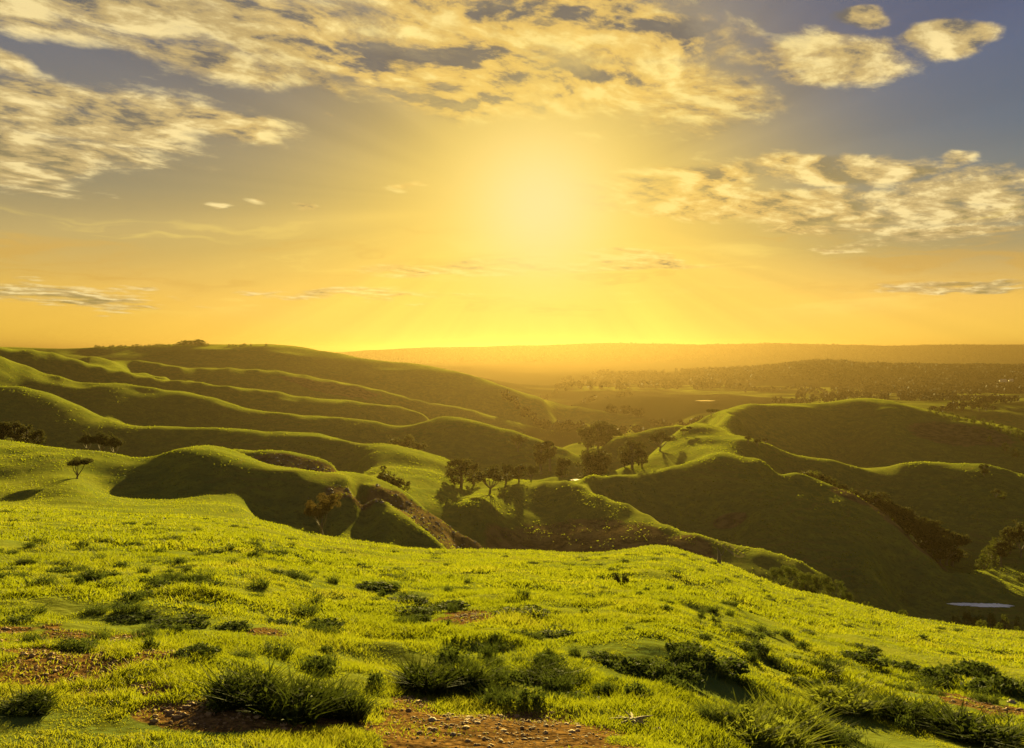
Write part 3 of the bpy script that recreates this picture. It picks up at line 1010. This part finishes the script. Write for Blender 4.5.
for i, (px, d, t) in enumerate(((806, 372, 467), (815, 368, 468), (824, 364, 472), (833, 360, 477), (842, 356, 482), (850, 352, 486))):
    tree_top('bush' if i % 2 else 'dense', px, d, t, ordinal[i] + ' scrubby bush from the top of the gully behind the big dark slope', cat='bush', group='gully bushes', wide=0.9)
creek = [(856, 352, 489, 'dense'), (866, 349, 491, 'gum'), (876, 345, 489, 'dense'), (885, 343, 497, 'dense'), (893, 338, 502, 'gum'), (900, 334, 504, 'dense'), (908, 331, 508, 'dense'),
         (916, 328, 514, 'gum'), (923, 326, 519, 'dense'), (931, 322, 523, 'dense'), (938, 320, 524, 'gum'), (946, 316, 527, 'gum'), (952, 318, 534, 'dense'), (926, 316, 534, 'dense'), (940, 312, 541, 'dense')]
for i, (px, d, t, k) in enumerate(creek):
    tree_top(k, px, d, t, 'dark creek tree below the right hill, %s from the upper left end of the line' % ordinal[i], group='creek line trees', wide=1.3)
for px, base, hp, k, w, lb in ((984, 476, 13, 'dense', 1.1, 'round dark tree on the shaded slope near the right edge'), (996, 498, 10, 'gum', 1.1, 'lower small tree on the shaded slope near the right edge'),
                               (1003, 499, 8, 'bush', 1.0, 'shrub touching the lower small tree on the shaded right slope')):
    tree_px(k, px, base, hp, lb, wide=w)
for px, d, t, k, w, lb in ((1010, 330, 524, 'dense', .8, 'dark tree at the right edge above the lit paddock, left of two'), (1021, 326, 520, 'gum', .8, 'dark tree at the right edge above the lit paddock, right of two'),
                           (984, 312, 553, 'bush', 1.0, 'lowest scrub bush on the left bank of the lit paddock'), (990, 322, 543, 'bush', 1.0, 'middle scrub bush on the left bank of the lit paddock'),
                           (997, 330, 536, 'bush', .9, 'highest scrub bush on the left bank of the lit paddock'), (1001, 318, 540, 'tall', 1.3, 'yellowish slim tree beside the lit paddock'),
                           (1020, 296, 570, 'bush', .9, 'small bush at the right edge inside the lit paddock')):
    tree_top(k, px, d, t, lb, wide=w, cat='bush' if k == 'bush' else 'tree')
for i, (px, d, t) in enumerate(((956, 242, 613), (968, 244, 610), (980, 240, 612), (992, 243, 611), (1005, 240, 613), (1017, 242, 615))):
    tree_top('bush', px, d, t, 'dark bush in front of the pale pond, %s from the left' % ordinal[i], cat='bush', group='pond side bushes', wide=0.55)
for px, d, t, w, lb in ((776, 121, 565, .9, 'leftmost bush of the large olive thicket below the meadow lip'), (791, 125, 561, .8, 'tallest bush of the large olive thicket below the meadow lip'),
                        (806, 120, 569, .85, 'middle bush of the large olive thicket below the meadow lip'), (821, 120, 571, .85, 'bush right of the middle in the large olive thicket below the meadow lip'),
                        (836, 117, 577, .8, 'second bush from the right in the large olive thicket below the meadow lip'), (848, 114, 590, .7, 'lowest rightmost bush of the large olive thicket below the meadow lip'),
                        (867, 112, 599, .7, 'single small bush peeping over the meadow lip right of the thicket'), (903, 108, 607, .7, 'isolated lit bush peeping over the meadow lip below the creek trees'),
                        (982, 103, 617, .7, 'lit bush top over the meadow lip under the pond, left of a pair'), (999, 102, 620, .7, 'lit bush top over the meadow lip under the pond, right of a pair'), (1018, 101, 624, .7, 'bush top over the meadow lip at the right edge of the photo')):
    tree_top('bush', px, d, t, lb, cat='bush', wide=w, group='bushes under the meadow lip', near=True)
sky_trees = []
for px in (96, 99, 103, 110, 113, 118, 121, 125, 133, 137, 141, 145, 149, 153, 156, 159, 163, 166, 169, 173, 176, 179, 183, 186, 190, 193, 197, 200, 203, 207, 229, 233, 236, 241, 244, 251, 266):
    hump = 4.2 * math.exp(-((px - 193) / 14.0) ** 2)
    sky_trees.append((px, 1100 + min(50, max(0, px - 100)), random.uniform(1.2, 2.6) + hump * random.uniform(0.8, 1.1)))
for i, (px, d, hp) in enumerate(sky_trees):
    p = at(px, d * 1.01)
    tree('bush', p.x, p.y, hp * p.y / F + 0.6, 'small dark tree on the left skyline against the golden sky', group='trees along the left skyline', wide=random.uniform(1.2, 2.0))
for i, (px, d, hp) in enumerate(((930, 700, 6), (937, 696, 8), (944, 692, 7), (951, 690, 8), (958, 684, 7), (966, 680, 7), (974, 672, 8), (983, 665, 8), (992, 658, 9), (1001, 650, 9), (1010, 644, 9), (1019, 636, 10), (1024, 625, 9),
                                 (1005, 600, 9), (1016, 590, 10), (990, 620, 7))):
    p = at(px, d)
    tree('bush', p.x, p.y, hp * p.y / F, 'dark scrub bush on the far right hill flank, %s in line from the crest' % ordinal[i], cat='bush', group='scrub on the far right flank', wide=0.8)
for i, (px, d, t, k) in enumerate(((962, 1080, 406, 'dense'), (972, 1090, 400, 'dense'), (979, 1085, 398, 'tall'), (986, 1080, 401, 'dense'), (993, 1070, 405, 'dense'), (1001, 1060, 412, 'dense'), (1012, 1040, 417, 'dense'), (1021, 1040, 419, 'dense'))):
    tree_top(k, px, d, t, 'hazy tree in the bright fields beyond the right hill, %s from the left' % ordinal[i], group='field trees beyond the right hill', wide=1.2)


# far woods that read as one mass
def build_woods():
    rg = np.random.default_rng(11)
    P = []
    while len(P) < 4600:
        px = rg.uniform(560, 1070)
        d = rg.uniform(1750, 2950)
        x_ = (px - CX) / F * d
        keep_ = np.clip((px - 560) / 220, 0.08, 1) * (1.0 if d > 2250 else 0.45)
        if rg.random() > keep_ or vnoise(np.array([x_ / 160]), np.array([d / 160]), 55)[0] < (-0.45 if d > 2250 else 0.15):
            continue
        P.append((px, d, rg.uniform(8, 14)))
    for _ in range(5200):
        P.append((rg.uniform(325, 1070), rg.uniform(4500, 5600), rg.uniform(4, 10)))
    for _ in range(900):                                    # scattered rows on the plain
        row = rg.integers(0, 26)
        r2 = np.random.default_rng(100 + row)
        p0, d0, sl_, ln = r2.uniform(520, 1000), math.exp(r2.uniform(math.log(780), math.log(2200))), r2.uniform(-3, 3), r2.uniform(20, 70)
        t = rg.uniform(-1, 1)
        px, d = p0 + t * ln, d0 + sl_ * t * ln * (d0 / 900) + rg.normal(0, 8)
        if px > 720 and d < 1000:
            continue
        P.append((px, d, rg.uniform(6, 11)))
    P = np.array(P)
    x, y = (P[:, 0] - CX) / F * P[:, 1], P[:, 1]
    z = land(x, y)
    co, n = [], 60
    for i in range(len(P)):
        h = P[i, 2]
        m = 30 if P[i, 1] < 1700 else 14
        d = rg.normal(size=(m, 3))
        d /= np.linalg.norm(d, axis=1)[:, None]
        c = np.array([x[i], y[i], z[i] + h * 0.55]) + d * np.array([h * .5, h * .5, h * .5]) * rg.uniform(0.5, 1, (m, 1))
        a = rg.normal(size=(m, 3))
        a /= np.linalg.norm(a, axis=1)[:, None]
        b = np.cross(a, rg.normal(size=(m, 3)))
        b /= np.linalg.norm(b, axis=1)[:, None]
        s = h * (0.17 if m == 30 else 0.27)
        co.append(np.stack([c - a * s, c - b * s, c + a * s, c + b * s], 1).reshape(-1, 3))
    co = np.vstack(co)
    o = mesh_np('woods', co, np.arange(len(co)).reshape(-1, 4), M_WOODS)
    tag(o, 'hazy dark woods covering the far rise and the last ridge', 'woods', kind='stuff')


build_woods()

# ------------------------------------------------------------------ small things in the landscape
M_WOOD = mat_plain('grey_timber', (0.13, 0.11, 0.085), (0.24, 0.20, 0.15), 9.0)
M_STONE = mat_plain('pale_stone', (0.22, 0.17, 0.11), (0.42, 0.34, 0.22), 7.0)
M_DRY = mat_plain('dry_stalk', (0.20, 0.15, 0.08), (0.34, 0.27, 0.15), 12.0)
M_DARKSTEM = leafy('thistle_green', (0.030, 0.040, 0.012), (0.060, 0.065, 0.018), 0.3, scale=8)
M_WALL = mat_plain('white_wall', (0.70, 0.66, 0.58), (0.80, 0.77, 0.70), 1.0)
M_ROOF = mat_plain('iron_roof', (0.30, 0.28, 0.26), (0.42, 0.40, 0.37), 1.0, 0.5)
M_GLASS = mat_plain('dark_window', (0.02, 0.02, 0.025), (0.03, 0.03, 0.035), 1.0, 0.15)


def empty(name, loc, rz=0.0):
    o = bpy.data.objects.new(name, None)
    COL.objects.link(o)
    o.location = loc
    o.rotation_euler = (0, 0, rz)
    return o


def box(cx, cy, cz, sx, sy, sz):
    v = [(cx + a * sx / 2, cy + b * sy / 2, cz + c * sz / 2) for c in (-1, 1) for a, b in ((-1, -1), (1, -1), (1, 1), (-1, 1))]
    return v, [(0, 3, 2, 1), (4, 5, 6, 7), (0, 1, 5, 4), (1, 2, 6, 5), (2, 3, 7, 6), (3, 0, 4, 7)]


def house(px, d, w, dp, h, rz, label):
    p = at(px, d)
    r = empty('farmhouse', (p.x, p.y, p.z - 0.2), rz)
    tag(r, label, 'house', 'white farm buildings in the far trees')
    mesh_np('wall', *join([box(0, 0, h / 2, w, dp, h)]), M_WALL, r)
    e = 0.5
    co = [(-w / 2 - e, -dp / 2 - e, h), (w / 2 + e, -dp / 2 - e, h), (w / 2 + e, dp / 2 + e, h), (-w / 2 - e, dp / 2 + e, h), (-w / 2 - e, 0, h + dp * 0.35), (w / 2 + e, 0, h + dp * 0.35)]
    mesh_np('roof', co, [(0, 1, 5, 4), (2, 3, 4, 5), (0, 4, 3, 3), (1, 2, 5, 5), (3, 2, 1, 0)][:2] + [(3, 2, 1, 0)], M_ROOF, r)
    for sx_ in (-1, 1):
        mesh_np('window', *join([box(sx_ * w * 0.27, -dp / 2 - 0.03, h * 0.55, 1.6, 0.08, 1.3)]), M_GLASS, r)
    mesh_np('door', *join([box(0, -dp / 2 - 0.03, 1.05, 1.0, 0.08, 2.1)]), M_WOOD, r)


house(1003, 2120, 15, 8, 4.2, 0.15, 'long white farmhouse among the far trees near the right edge')
house(1011, 2150, 9, 7, 3.8, -0.2, 'smaller white farm building right of the long farmhouse')


def build_fence():
    pts = [(1000, 303), (1007, 301), (1014, 299), (1021, 297), (1028, 295), (1036, 293)]
    W = [at(px, d) for px, d in pts]
    r = empty('fence', W[0])
    tag(r, 'timber post and rail fence across the lit paddock at the right edge', 'fence')
    for w in W:
        mesh_np('post', *join([tube([w - W[0] + Vector((0, 0, -.3)), w - W[0] + Vector((0, 0, 1.35))], [0.11, 0.09], 6)]), M_WOOD, r)
    for hh in (0.55, 1.1):
        for a, b in zip(W, W[1:]):
            mesh_np('rail', *join([tube([a - W[0] + Vector((0, 0, hh)), b - W[0] + Vector((0, 0, hh))], [0.05, 0.05], 5)]), M_WOOD, r)


build_fence()


def build_stump():
    p = seen(719, 563, 60)
    r = empty('stump', p)
    tag(r, 'dark broken stump with a side branch on the meadow lip near the track', 'stump')
    mesh_np('trunk', *join([tube([(0, 0, -.2), (0.05, 0, .5), (0.0, 0, 1.1), (-0.25, 0, 1.7)], [.3, .22, .17, .07], 7)]), M_BARK, r, True)
    mesh_np('branch', *join([tube([(0.02, 0, .7), (0.45, 0.05, 1.0), (0.6, 0, 1.5)], [.1, .07, .02], 5)]), M_BARK, r, True)


build_stump()


def build_thistle():
    rg = np.random.default_rng(4)
    p = seen(622, 586, 20)
    r = empty('thistle', p)
    tag(r, 'dark spiky thistle standing alone far out on the near meadow', 'thistle')
    k = p.y / F
    stems, lv = [], []
    for i in range(11):
        t = rg.uniform(0, 6.28)
        top = Vector((math.cos(t) * k * rg.uniform(2, 9), math.sin(t) * k * 5, k * rg.uniform(5, 12)))
        stems.append(tube([(0, 0, -.05), top * 0.5 + Vector((0, 0, k)), top], [k * .7, k * .5, k * .25], 5))
        for q in (0.4, 0.6, 0.8, 1.0):
            lv.append((*(top * q), k * 1.7))
    mesh_np('stem', *join(stems), M_DARKSTEM, r)
    mesh_np('leaf', *leaves(lv, 420, k * 1.1, rg), M_DARKSTEM, r)


build_thistle()


def build_dead_plant():
    rg = np.random.default_rng(9)
    p = seen(633, 726, 4)
    parts = []
    for i in range(11):
        t = i / 11 * 6.28 + rg.uniform(-.2, .2)
        L = rg.uniform(.12, .28)
        m = Vector((math.cos(t) * L * .5, math.sin(t) * L * .5, rg.uniform(.025, .05)))
        e = Vector((math.cos(t) * L, math.sin(t) * L, rg.uniform(.0, .03)))
        parts.append(tube([(0, 0, .06), m, e], [.014, .012, .004], 5))
    for i in range(3):
        t = rg.uniform(0, 6.28)
        parts.append(tube([(0, 0, .04), (math.cos(t) * .06, math.sin(t) * .06, .07), (math.cos(t) * .13, math.sin(t) * .13, .09)], [.012, .009, .003], 5))
    o = mesh_np('dead_weed', *join(parts), M_DRY, smooth=True)
    o.location = p
    tag(o, 'pale dried star shaped weed lying right of the stony dirt patch', 'dead weed')


build_dead_plant()


def stone_mesh(rg, r, flat=0.55):
    n, m = 9, 6
    co = []
    for i in range(m + 1):
        a = i / m * math.pi
        for j in range(n):
            b = j / n * 2 * math.pi
            v = np.array([math.sin(a) * math.cos(b), math.sin(a) * math.sin(b), math.cos(a) * flat])
            co.append(v * r * (1 + 0.22 * math.sin(3 * b + 5 * a + r * 900) + rg.normal(0, 0.05)))
    fa = [(i * n + j, (i + 1) * n + j, (i + 1) * n + (j + 1) % n, i * n + (j + 1) % n) for i in range(m) for j in range(n)]
    return np.array(co), np.array(fa)


def build_stones():
    rg = np.random.default_rng(21)
    for px, py, wpx, lb in ((432, 721, 9, 'pale flat stone at the left side of the stony dirt patch'), (658, 731, 10, 'pale stone right of the dried star shaped weed'), (1012, 703, 9, 'grey stone on the dirt at the right edge of the photo'),
                            (453, 735, 6, 'small pale stone near the bottom left of the stony dirt patch'), (110, 703, 6, 'small pale stone on the bare soil at lower left')):
        p = seen(px, py, 3)
        o = mesh_np('stone', *stone_mesh(rg, wpx / F * p.y / 2), M_STONE, smooth=True)
        o.location = (p.x, p.y, p.z + 0.005)
        o.rotation_euler = (0, 0, rg.uniform(0, 6))
        tag(o, lb, 'stone')
    X, Y, Q = [], [], []
    for cx, cy, rx, ry in DIRT:
        m = int(1500 * min(1.3, rx * ry) * (1 if cy < 12 else 0.5))
        x, y = cx + rg.normal(0, 0.5, m) * rx, cy + rg.normal(0, 0.5, m) * ry
        k = dirt_mask(x, y) > 0.25
        X.append(x[k])
        Y.append(y[k])
        Q.append(np.minimum(0.032, 0.0055 * np.exp(rg.normal(0, 0.75, k.sum()))) * (1 if cy < 12 else 1.3))
    X, Y, Q = np.concatenate(X), np.concatenate(Y), np.concatenate(Q)
    Z = land(X, Y)
    co, fa, n = [], [], 0
    for x, y, z, r in zip(X, Y, Z, Q):
        c, f = stone_mesh(rg, r, rg.uniform(0.25, 0.7))
        co.append(c + np.array([x, y, z + r * 0.2]))
        fa.append(f + n)
        n += len(c)
    o = mesh_np('gravel', np.vstack(co), np.vstack(fa), mat_plain('clod', (0.16, 0.080, 0.028), (0.46, 0.30, 0.13), 3.0))
    tag(o, 'scattered earth clods and stone chips on the bare soil patches', 'gravel', kind='stuff')


build_stones()

# ------------------------------------------------------------------ grass, tussocks and weeds
M_TUSS = leafy('tussock_green', (0.014, 0.026, 0.007), (0.070, 0.090, 0.012), 0.30, scale=9)
M_TUSSY = leafy('bright_tussock', (0.080, 0.110, 0.012), (0.15, 0.17, 0.02), 0.5, scale=6)
M_WEED = leafy('weed_leaves', (0.018, 0.034, 0.010), (0.075, 0.098, 0.018), 0.32, 0.45, scale=11)


def blades(root, h, w, rg, lean=0.35, az=None):
    """bent tapering blades: root (n,3), height (n), width (n) -> co, quads"""
    n = len(root)
    t = rg.uniform(0, 2 * np.pi, n)
    side = np.stack([np.cos(t), np.sin(t), np.zeros(n)], 1) * (w * 0.5)[:, None]
    la = rg.uniform(0, 2 * np.pi, n) if az is None else az
    ld = np.stack([np.cos(la), np.sin(la), np.zeros(n)], 1) * (h * lean * rg.uniform(0.3, 1.6, n))[:, None]
    up = np.array([0, 0, 1.0]) * h[:, None]
    m = root + up * 0.55 + ld * 0.35
    e = root + up * 0.95 + ld
    co = np.stack([root - side, root + side, m + side * 0.75, m - side * 0.75, e + side * 0.12, e - side * 0.12], 1).reshape(-1, 3)
    b = (np.arange(n) * 6)[:, None]
    fa = np.concatenate([b + np.array([0, 1, 2, 3]), b + np.array([3, 2, 4, 5])], 0)
    return co, fa


def build_grass():
    rg = np.random.default_rng(5)
    co_all, fa_all, ti_all, n0 = [], [], [], 0
    for lo, hi, n, w0, h0 in ((2.6, 6.5, 80000, 0.007, 0.042), (6.5, 13, 230000, 0.009, 0.046), (13, 30, 250000, 0.018, 0.066), (30, 75, 190000, 0.045, 0.10), (75, 150, 70000, 0.10, 0.13), (150, 235, 26000, 0.14, 0.09)):
        px = rg.uniform(-70, 1094, n)
        d = np.sqrt(rg.uniform(lo * lo, hi * hi, n)) if hi < 10 else np.exp(rg.uniform(math.log(lo), math.log(hi), n))
        x, y = (px - CX) / F * d, d
        if lo >= 150:
            ok = px < 480
            px, d, x, y = px[ok], d[ok], x[ok], y[ok]
        dirt = dirt_mask(x, y + 0.12)
        den = 0.5 + 0.5 * vnoise(x / 0.7, y / 0.7, 41) * 0.9 + 0.25 * vnoise(x / 3.0, y / 3.0, 42)
        ok = rg.random(len(x)) < np.clip(den + 0.35, 0.6, 1) * np.clip(1.0 - 1.0 * dirt, 0.20, 1)
        x, y, d = x[ok], y[ok], d[ok]
        z = land(x, y)
        hn = np.clip(0.95 + 0.9 * vnoise(x / 1.3, y / 1.3, 43) + 0.8 * vnoise(x / 0.42, y / 0.42, 44), 0.3, 2.5)
        h = h0 * hn * rg.uniform(0.55, 1.3, len(x)) * (1 - 0.5 * np.clip(dirt * 2, 0, 1)[ok])
        w = w0 * rg.uniform(0.7, 1.4, len(x))
        co, fa = blades(np.stack([x, y, z - 0.01], 1), h, w, rg, 0.7)
        co_all.append(co)
        fa_all.append(fa + n0)
        tint = np.clip(0.5 + 0.40 * vnoise(x / 2.2, y / 2.2, 45) + 0.30 * vnoise(x / 9, y / 9, 46) + rg.normal(0, 0.16, len(x)), 0, 1)
        ti_all.append(np.repeat(tint, 6))
        n0 += len(co)
    o = mesh_np('grass', np.vstack(co_all), np.vstack(fa_all), M_GRASS, attr={'tint': np.concatenate(ti_all)})
    tag(o, 'short sunlit pasture grass covering the near meadow', 'grass', kind='stuff')


build_grass()


def build_hill_tufts():
    rg = np.random.default_rng(15)
    n = 190000
    px, d = rg.uniform(-40, 1064, n), np.exp(rg.uniform(math.log(135), math.log(950), n))
    x, y = (px - CX) / F * d, d
    cl = 0.5 * vnoise(x / 14, y / 14, 81) + 0.5 * vnoise(x / 4.5, y / 4.5, 82)
    ok = rg.random(n) < np.clip(0.25 + 1.3 * cl, 0.04, 1)
    x, y, d = x[ok], y[ok], d[ok]
    m = len(x)
    nr = np.clip(d / 320, 0.42, 1.0)
    h, w = rg.uniform(0.12, 0.42, m) * nr, rg.uniform(0.25, 0.75, m) * nr
    co, fa = blades(np.stack([x, y, land(x, y) - 0.03], 1), h, w, rg, 0.5)
    tint = np.clip(0.22 + 0.2 * vnoise(x / 30, y / 30, 83) + rg.normal(0, 0.16, m), 0, 1)
    o = mesh_np('rough_pasture', co, fa, M_GRASS, attr={'tint': np.repeat(tint, 6)})
    tag(o, 'rough tufts of longer grass over the hill slopes', 'grass', kind='stuff')


build_hill_tufts()


def build_rocks():
    rg = np.random.default_rng(33)
    co, fa, n0 = [], [], 0
    for cx, cy, rx, ry in SCRUB[0:6]:
        k = 150
        x, y = cx + rg.normal(0, 0.42, k) * rx, cy + rg.normal(0, 0.42, k) * ry
        z = land(x, y)
        for i in range(k):
            r = 0.10 * math.exp(rg.normal(0.2, 0.6))
            c, f = stone_mesh(rg, r, rg.uniform(0.4, 0.8))
            co.append(c + np.array([x[i], y[i], z[i]]))
            fa.append(f + n0)
            n0 += len(c)
    o = mesh_np('rubble', np.vstack(co), np.vstack(fa), mat_plain('gully_rock', (0.11, 0.085, 0.075), (0.24, 0.19, 0.16), 0.8))
    tag(o, 'loose grey brown rubble on the eroded gully sides', 'rubble', kind='stuff')


build_rocks()


def tussock_mesh(kind, seed):
    """one clump, about 1 m across and 0.45 m high"""
    rg = np.random.default_rng(seed)
    if kind == 'weed':
        cl = []
        for i in range(34):
            t, r = rg.uniform(0, 6.28), 0.5 * math.sqrt(rg.random())
            cl.append((r * math.cos(t), r * math.sin(t), rg.uniform(0.05, 0.30) * (1.1 - r), 0.13))
        co, fa = leaves(cl, 900, 0.050, rg, 0.8)
        c2, f2 = blades(np.stack([rg.normal(0, .25, 250), rg.normal(0, .25, 250), np.zeros(250)], 1), rg.uniform(.15, .40, 250), np.full(250, 0.012), rg, 0.6)
        return join([(co, fa), (c2, f2)])
    sub, n = 18, 1250
    st, sr = rg.uniform(0, 6.28, sub), 0.44 * np.sqrt(rg.random(sub))
    sx, sy, sh, sl_ = sr * np.cos(st), sr * np.sin(st), rg.uniform(0.35, 1.15, sub), rg.uniform(0, 6.28, sub)
    k = rg.integers(0, sub, n)
    root = np.stack([sx[k] + rg.normal(0, 0.065, n), sy[k] + rg.normal(0, 0.065, n), np.full(n, -0.03)], 1)
    h = rg.uniform(0.20, 0.48, n) * sh[k]
    out = np.arctan2(root[:, 1] - sy[k] * 0.8, root[:, 0] - sx[k] * 0.8)
    bl = blades(root, h, rg.uniform(0.014, 0.032, n), rg, 1.0, az=np.where(rg.random(n) < 0.6, out, sl_[k]) + rg.normal(0, 0.7, n))
    cl = [(sx[q], sy[q], 0.20 * sh[q], 0.15) for q in range(sub)]
    return join([bl, leaves(cl, 420, 0.045, rg, 0.9)])


TPOOL = {}


def tussock(kind, px, py, wpx, hpx, label, seed=0, group=None, mat=None):
    key = (kind, seed, mat.name if mat else '')
    m = mat or (M_WEED if kind == 'weed' else M_TUSS)
    nm = 'weed_clump' if kind == 'weed' else 'grass_tussock'
    p = seen(px, py, 3)
    if key not in TPOOL:
        o = mesh_np(nm, *tussock_mesh(kind, seed + 50), m)
        TPOOL[key] = o
    else:
        o = TPOOL[key].copy()
        COL.objects.link(o)
    k = p.y / F
    o.location = (p.x, p.y + 0.2 * wpx * k, hgt(p.x, p.y + 0.2 * wpx * k))
    o.rotation_euler = (0, 0, random.uniform(0, 6.28))
    sx = wpx * k / 1.0
    o.scale = (sx, sx, max(0.2, hpx * k / 0.60))
    tag(o, label, 'weed clump' if kind == 'weed' else 'grass tussock', group)
    return o


G1 = 'dark tussocks on the near meadow'
for kind, px, py, w, h, lb in (
        ('grass', 240, 708, 78, 42, 'left half of the biggest dark tussock mass at lower left'), ('grass', 286, 716, 90, 52, 'tall middle of the biggest dark tussock mass at lower left'), ('grass', 330, 716, 70, 44, 'right lobe of the biggest dark tussock mass at lower left'),
        ('grass', 418, 691, 62, 32, 'left part of the dark twin tussock above the stony dirt patch'), ('grass', 462, 692, 66, 34, 'right part of the dark twin tussock above the stony dirt patch'), ('grass', 543, 684, 56, 24, 'dark tussock between the twin tussock and the right hand weeds'),
        ('grass', 18, 713, 56, 20, 'dark tussock at the left edge near the bottom corner'), ('weed', 193, 656, 42, 14, 'small dark weed clump below the long leafy weed bed on the left'), ('weed', 132, 624, 52, 12, 'left part of the long leafy weed bed on the left'),
        ('weed', 172, 628, 60, 13, 'right part of the long leafy weed bed on the left'), ('weed', 230, 630, 34, 10, 'dark weed clump left of the small bare soil spot'), ('weed', 276, 626, 36, 12, 'dark weed clump just above the small bare soil spot'),
        ('weed', 318, 632, 50, 16, 'leafy weed clump right of the small bare soil spot'), ('weed', 160, 590, 34, 10, 'dark weed clump on the left meadow above the leafy weed bed'),
        ('grass', 22, 565, 20, 8, 'dark tussock near the left edge, high on the meadow'), ('grass', 54, 568, 26, 7, 'second dark tussock from the left edge, high on the meadow'),
        ('weed', 372, 590, 40, 9, 'left end of the dark weed row crossing the middle meadow'), ('weed', 408, 604, 44, 9, 'dark weeds in the middle of the row crossing the meadow'), ('weed', 450, 610, 40, 9, 'right end of the dark weed row crossing the middle meadow'),
        ('weed', 412, 617, 46, 12, 'leafy weeds just below the dark weed row'), ('weed', 520, 617, 54, 10, 'wide low weeds in the centre of the meadow'), ('weed', 556, 638, 34, 9, 'low weeds right of centre below the wide low weeds'),
        ('weed', 600, 662, 36, 12, 'left fringe of the large weed patch right of centre'), ('weed', 640, 675, 52, 22, 'dark middle of the large weed patch right of centre'), ('weed', 672, 682, 56, 24, 'lower part of the large weed patch right of centre'), ('weed', 690, 660, 50, 18, 'upper part of the large weed patch right of centre'),
        ('weed', 724, 676, 54, 20, 'right part of the large weed patch right of centre'), ('weed', 748, 652, 36, 12, 'small clump at the upper right of the large weed patch'),
        ('grass', 823, 672, 34, 14, 'compact dark tussock on the right meadow'), ('weed', 805, 688, 34, 12, 'low clump below the compact dark tussock on the right meadow'), ('weed', 862, 664, 46, 14, 'upper dark weeds right of the compact tussock'), ('weed', 866, 652, 30, 9, 'small weeds directly above the upper dark weeds on the right'),
        ('weed', 908, 672, 32, 12, 'round weed clump midway to the right edge'), ('weed', 942, 684, 44, 20, 'left end of the big leafy weed bank at the right edge'), ('weed', 976, 680, 56, 26, 'tallest part of the big leafy weed bank at the right edge'),
        ('weed', 1006, 696, 58, 28, 'right end of the big leafy weed bank at the right edge'), ('grass', 905, 726, 66, 34, 'dark tussock near the bottom, left of the right hand soil strip'), ('grass', 975, 742, 90, 34, 'long dark tussock at the bottom right corner')):
    tussock(kind, px, py, w, h, lb, seed=random.randrange(3), group=G1)
for px, py, w, h, lb in ((742, 744, 76, 46, 'tall bright grass clump at the bottom right of centre'), (790, 738, 70, 44, 'bright grass clump right of the tallest one at the bottom'), (772, 752, 80, 40, 'bright grass clump at the bottom edge of the photo'),
                         (845, 712, 60, 28, 'bright grass clump between the weed bank and the bottom edge')):
    tussock('grass', px, py, w, h, lb, seed=7, group='bright grass clumps', mat=M_TUSSY)


def build_low_weeds():
    rg = np.random.default_rng(77)
    C_, F_, n0 = [], [], 0
    pro = [tussock_mesh('weed', 60), tussock_mesh('grass', 61)]
    pro = [(c, f[::3]) if len(f) > 2000 else (c, f) for c, f in pro]
    cnt = 0
    while cnt < 420:
        px, d = rg.uniform(-20, 1044), math.exp(rg.uniform(math.log(9), math.log(85)))
        x, y = (px - CX) / F * d, d
        if vnoise(np.array([x / 7.0]), np.array([y / 7.0]), 91)[0] < rg.uniform(-0.7, 0.55):
            continue
        c, f = pro[cnt % 2]
        k = rg.uniform(0.2, 0.65) * (0.6 + d / 60)
        a = rg.uniform(0, 6.28)
        R_ = np.array([[math.cos(a), -math.sin(a), 0], [math.sin(a), math.cos(a), 0], [0, 0, 1]])
        cc = (c @ R_.T) * np.array([k, k * 0.8, rg.uniform(0.25, 0.6)])
        sel = rg.permutation(len(f))[:520]
        C_.append(cc + np.array([x, y, hgt(x, y)]))
        F_.append(f[sel] + n0)
        n0 += len(cc)
        cnt += 1
    o = mesh_np('low_weeds', np.vstack(C_), np.vstack(F_), M_WEED)
    tag(o, 'low dark weeds scattered all over the near meadow', 'weeds', kind='stuff')


build_low_weeds()
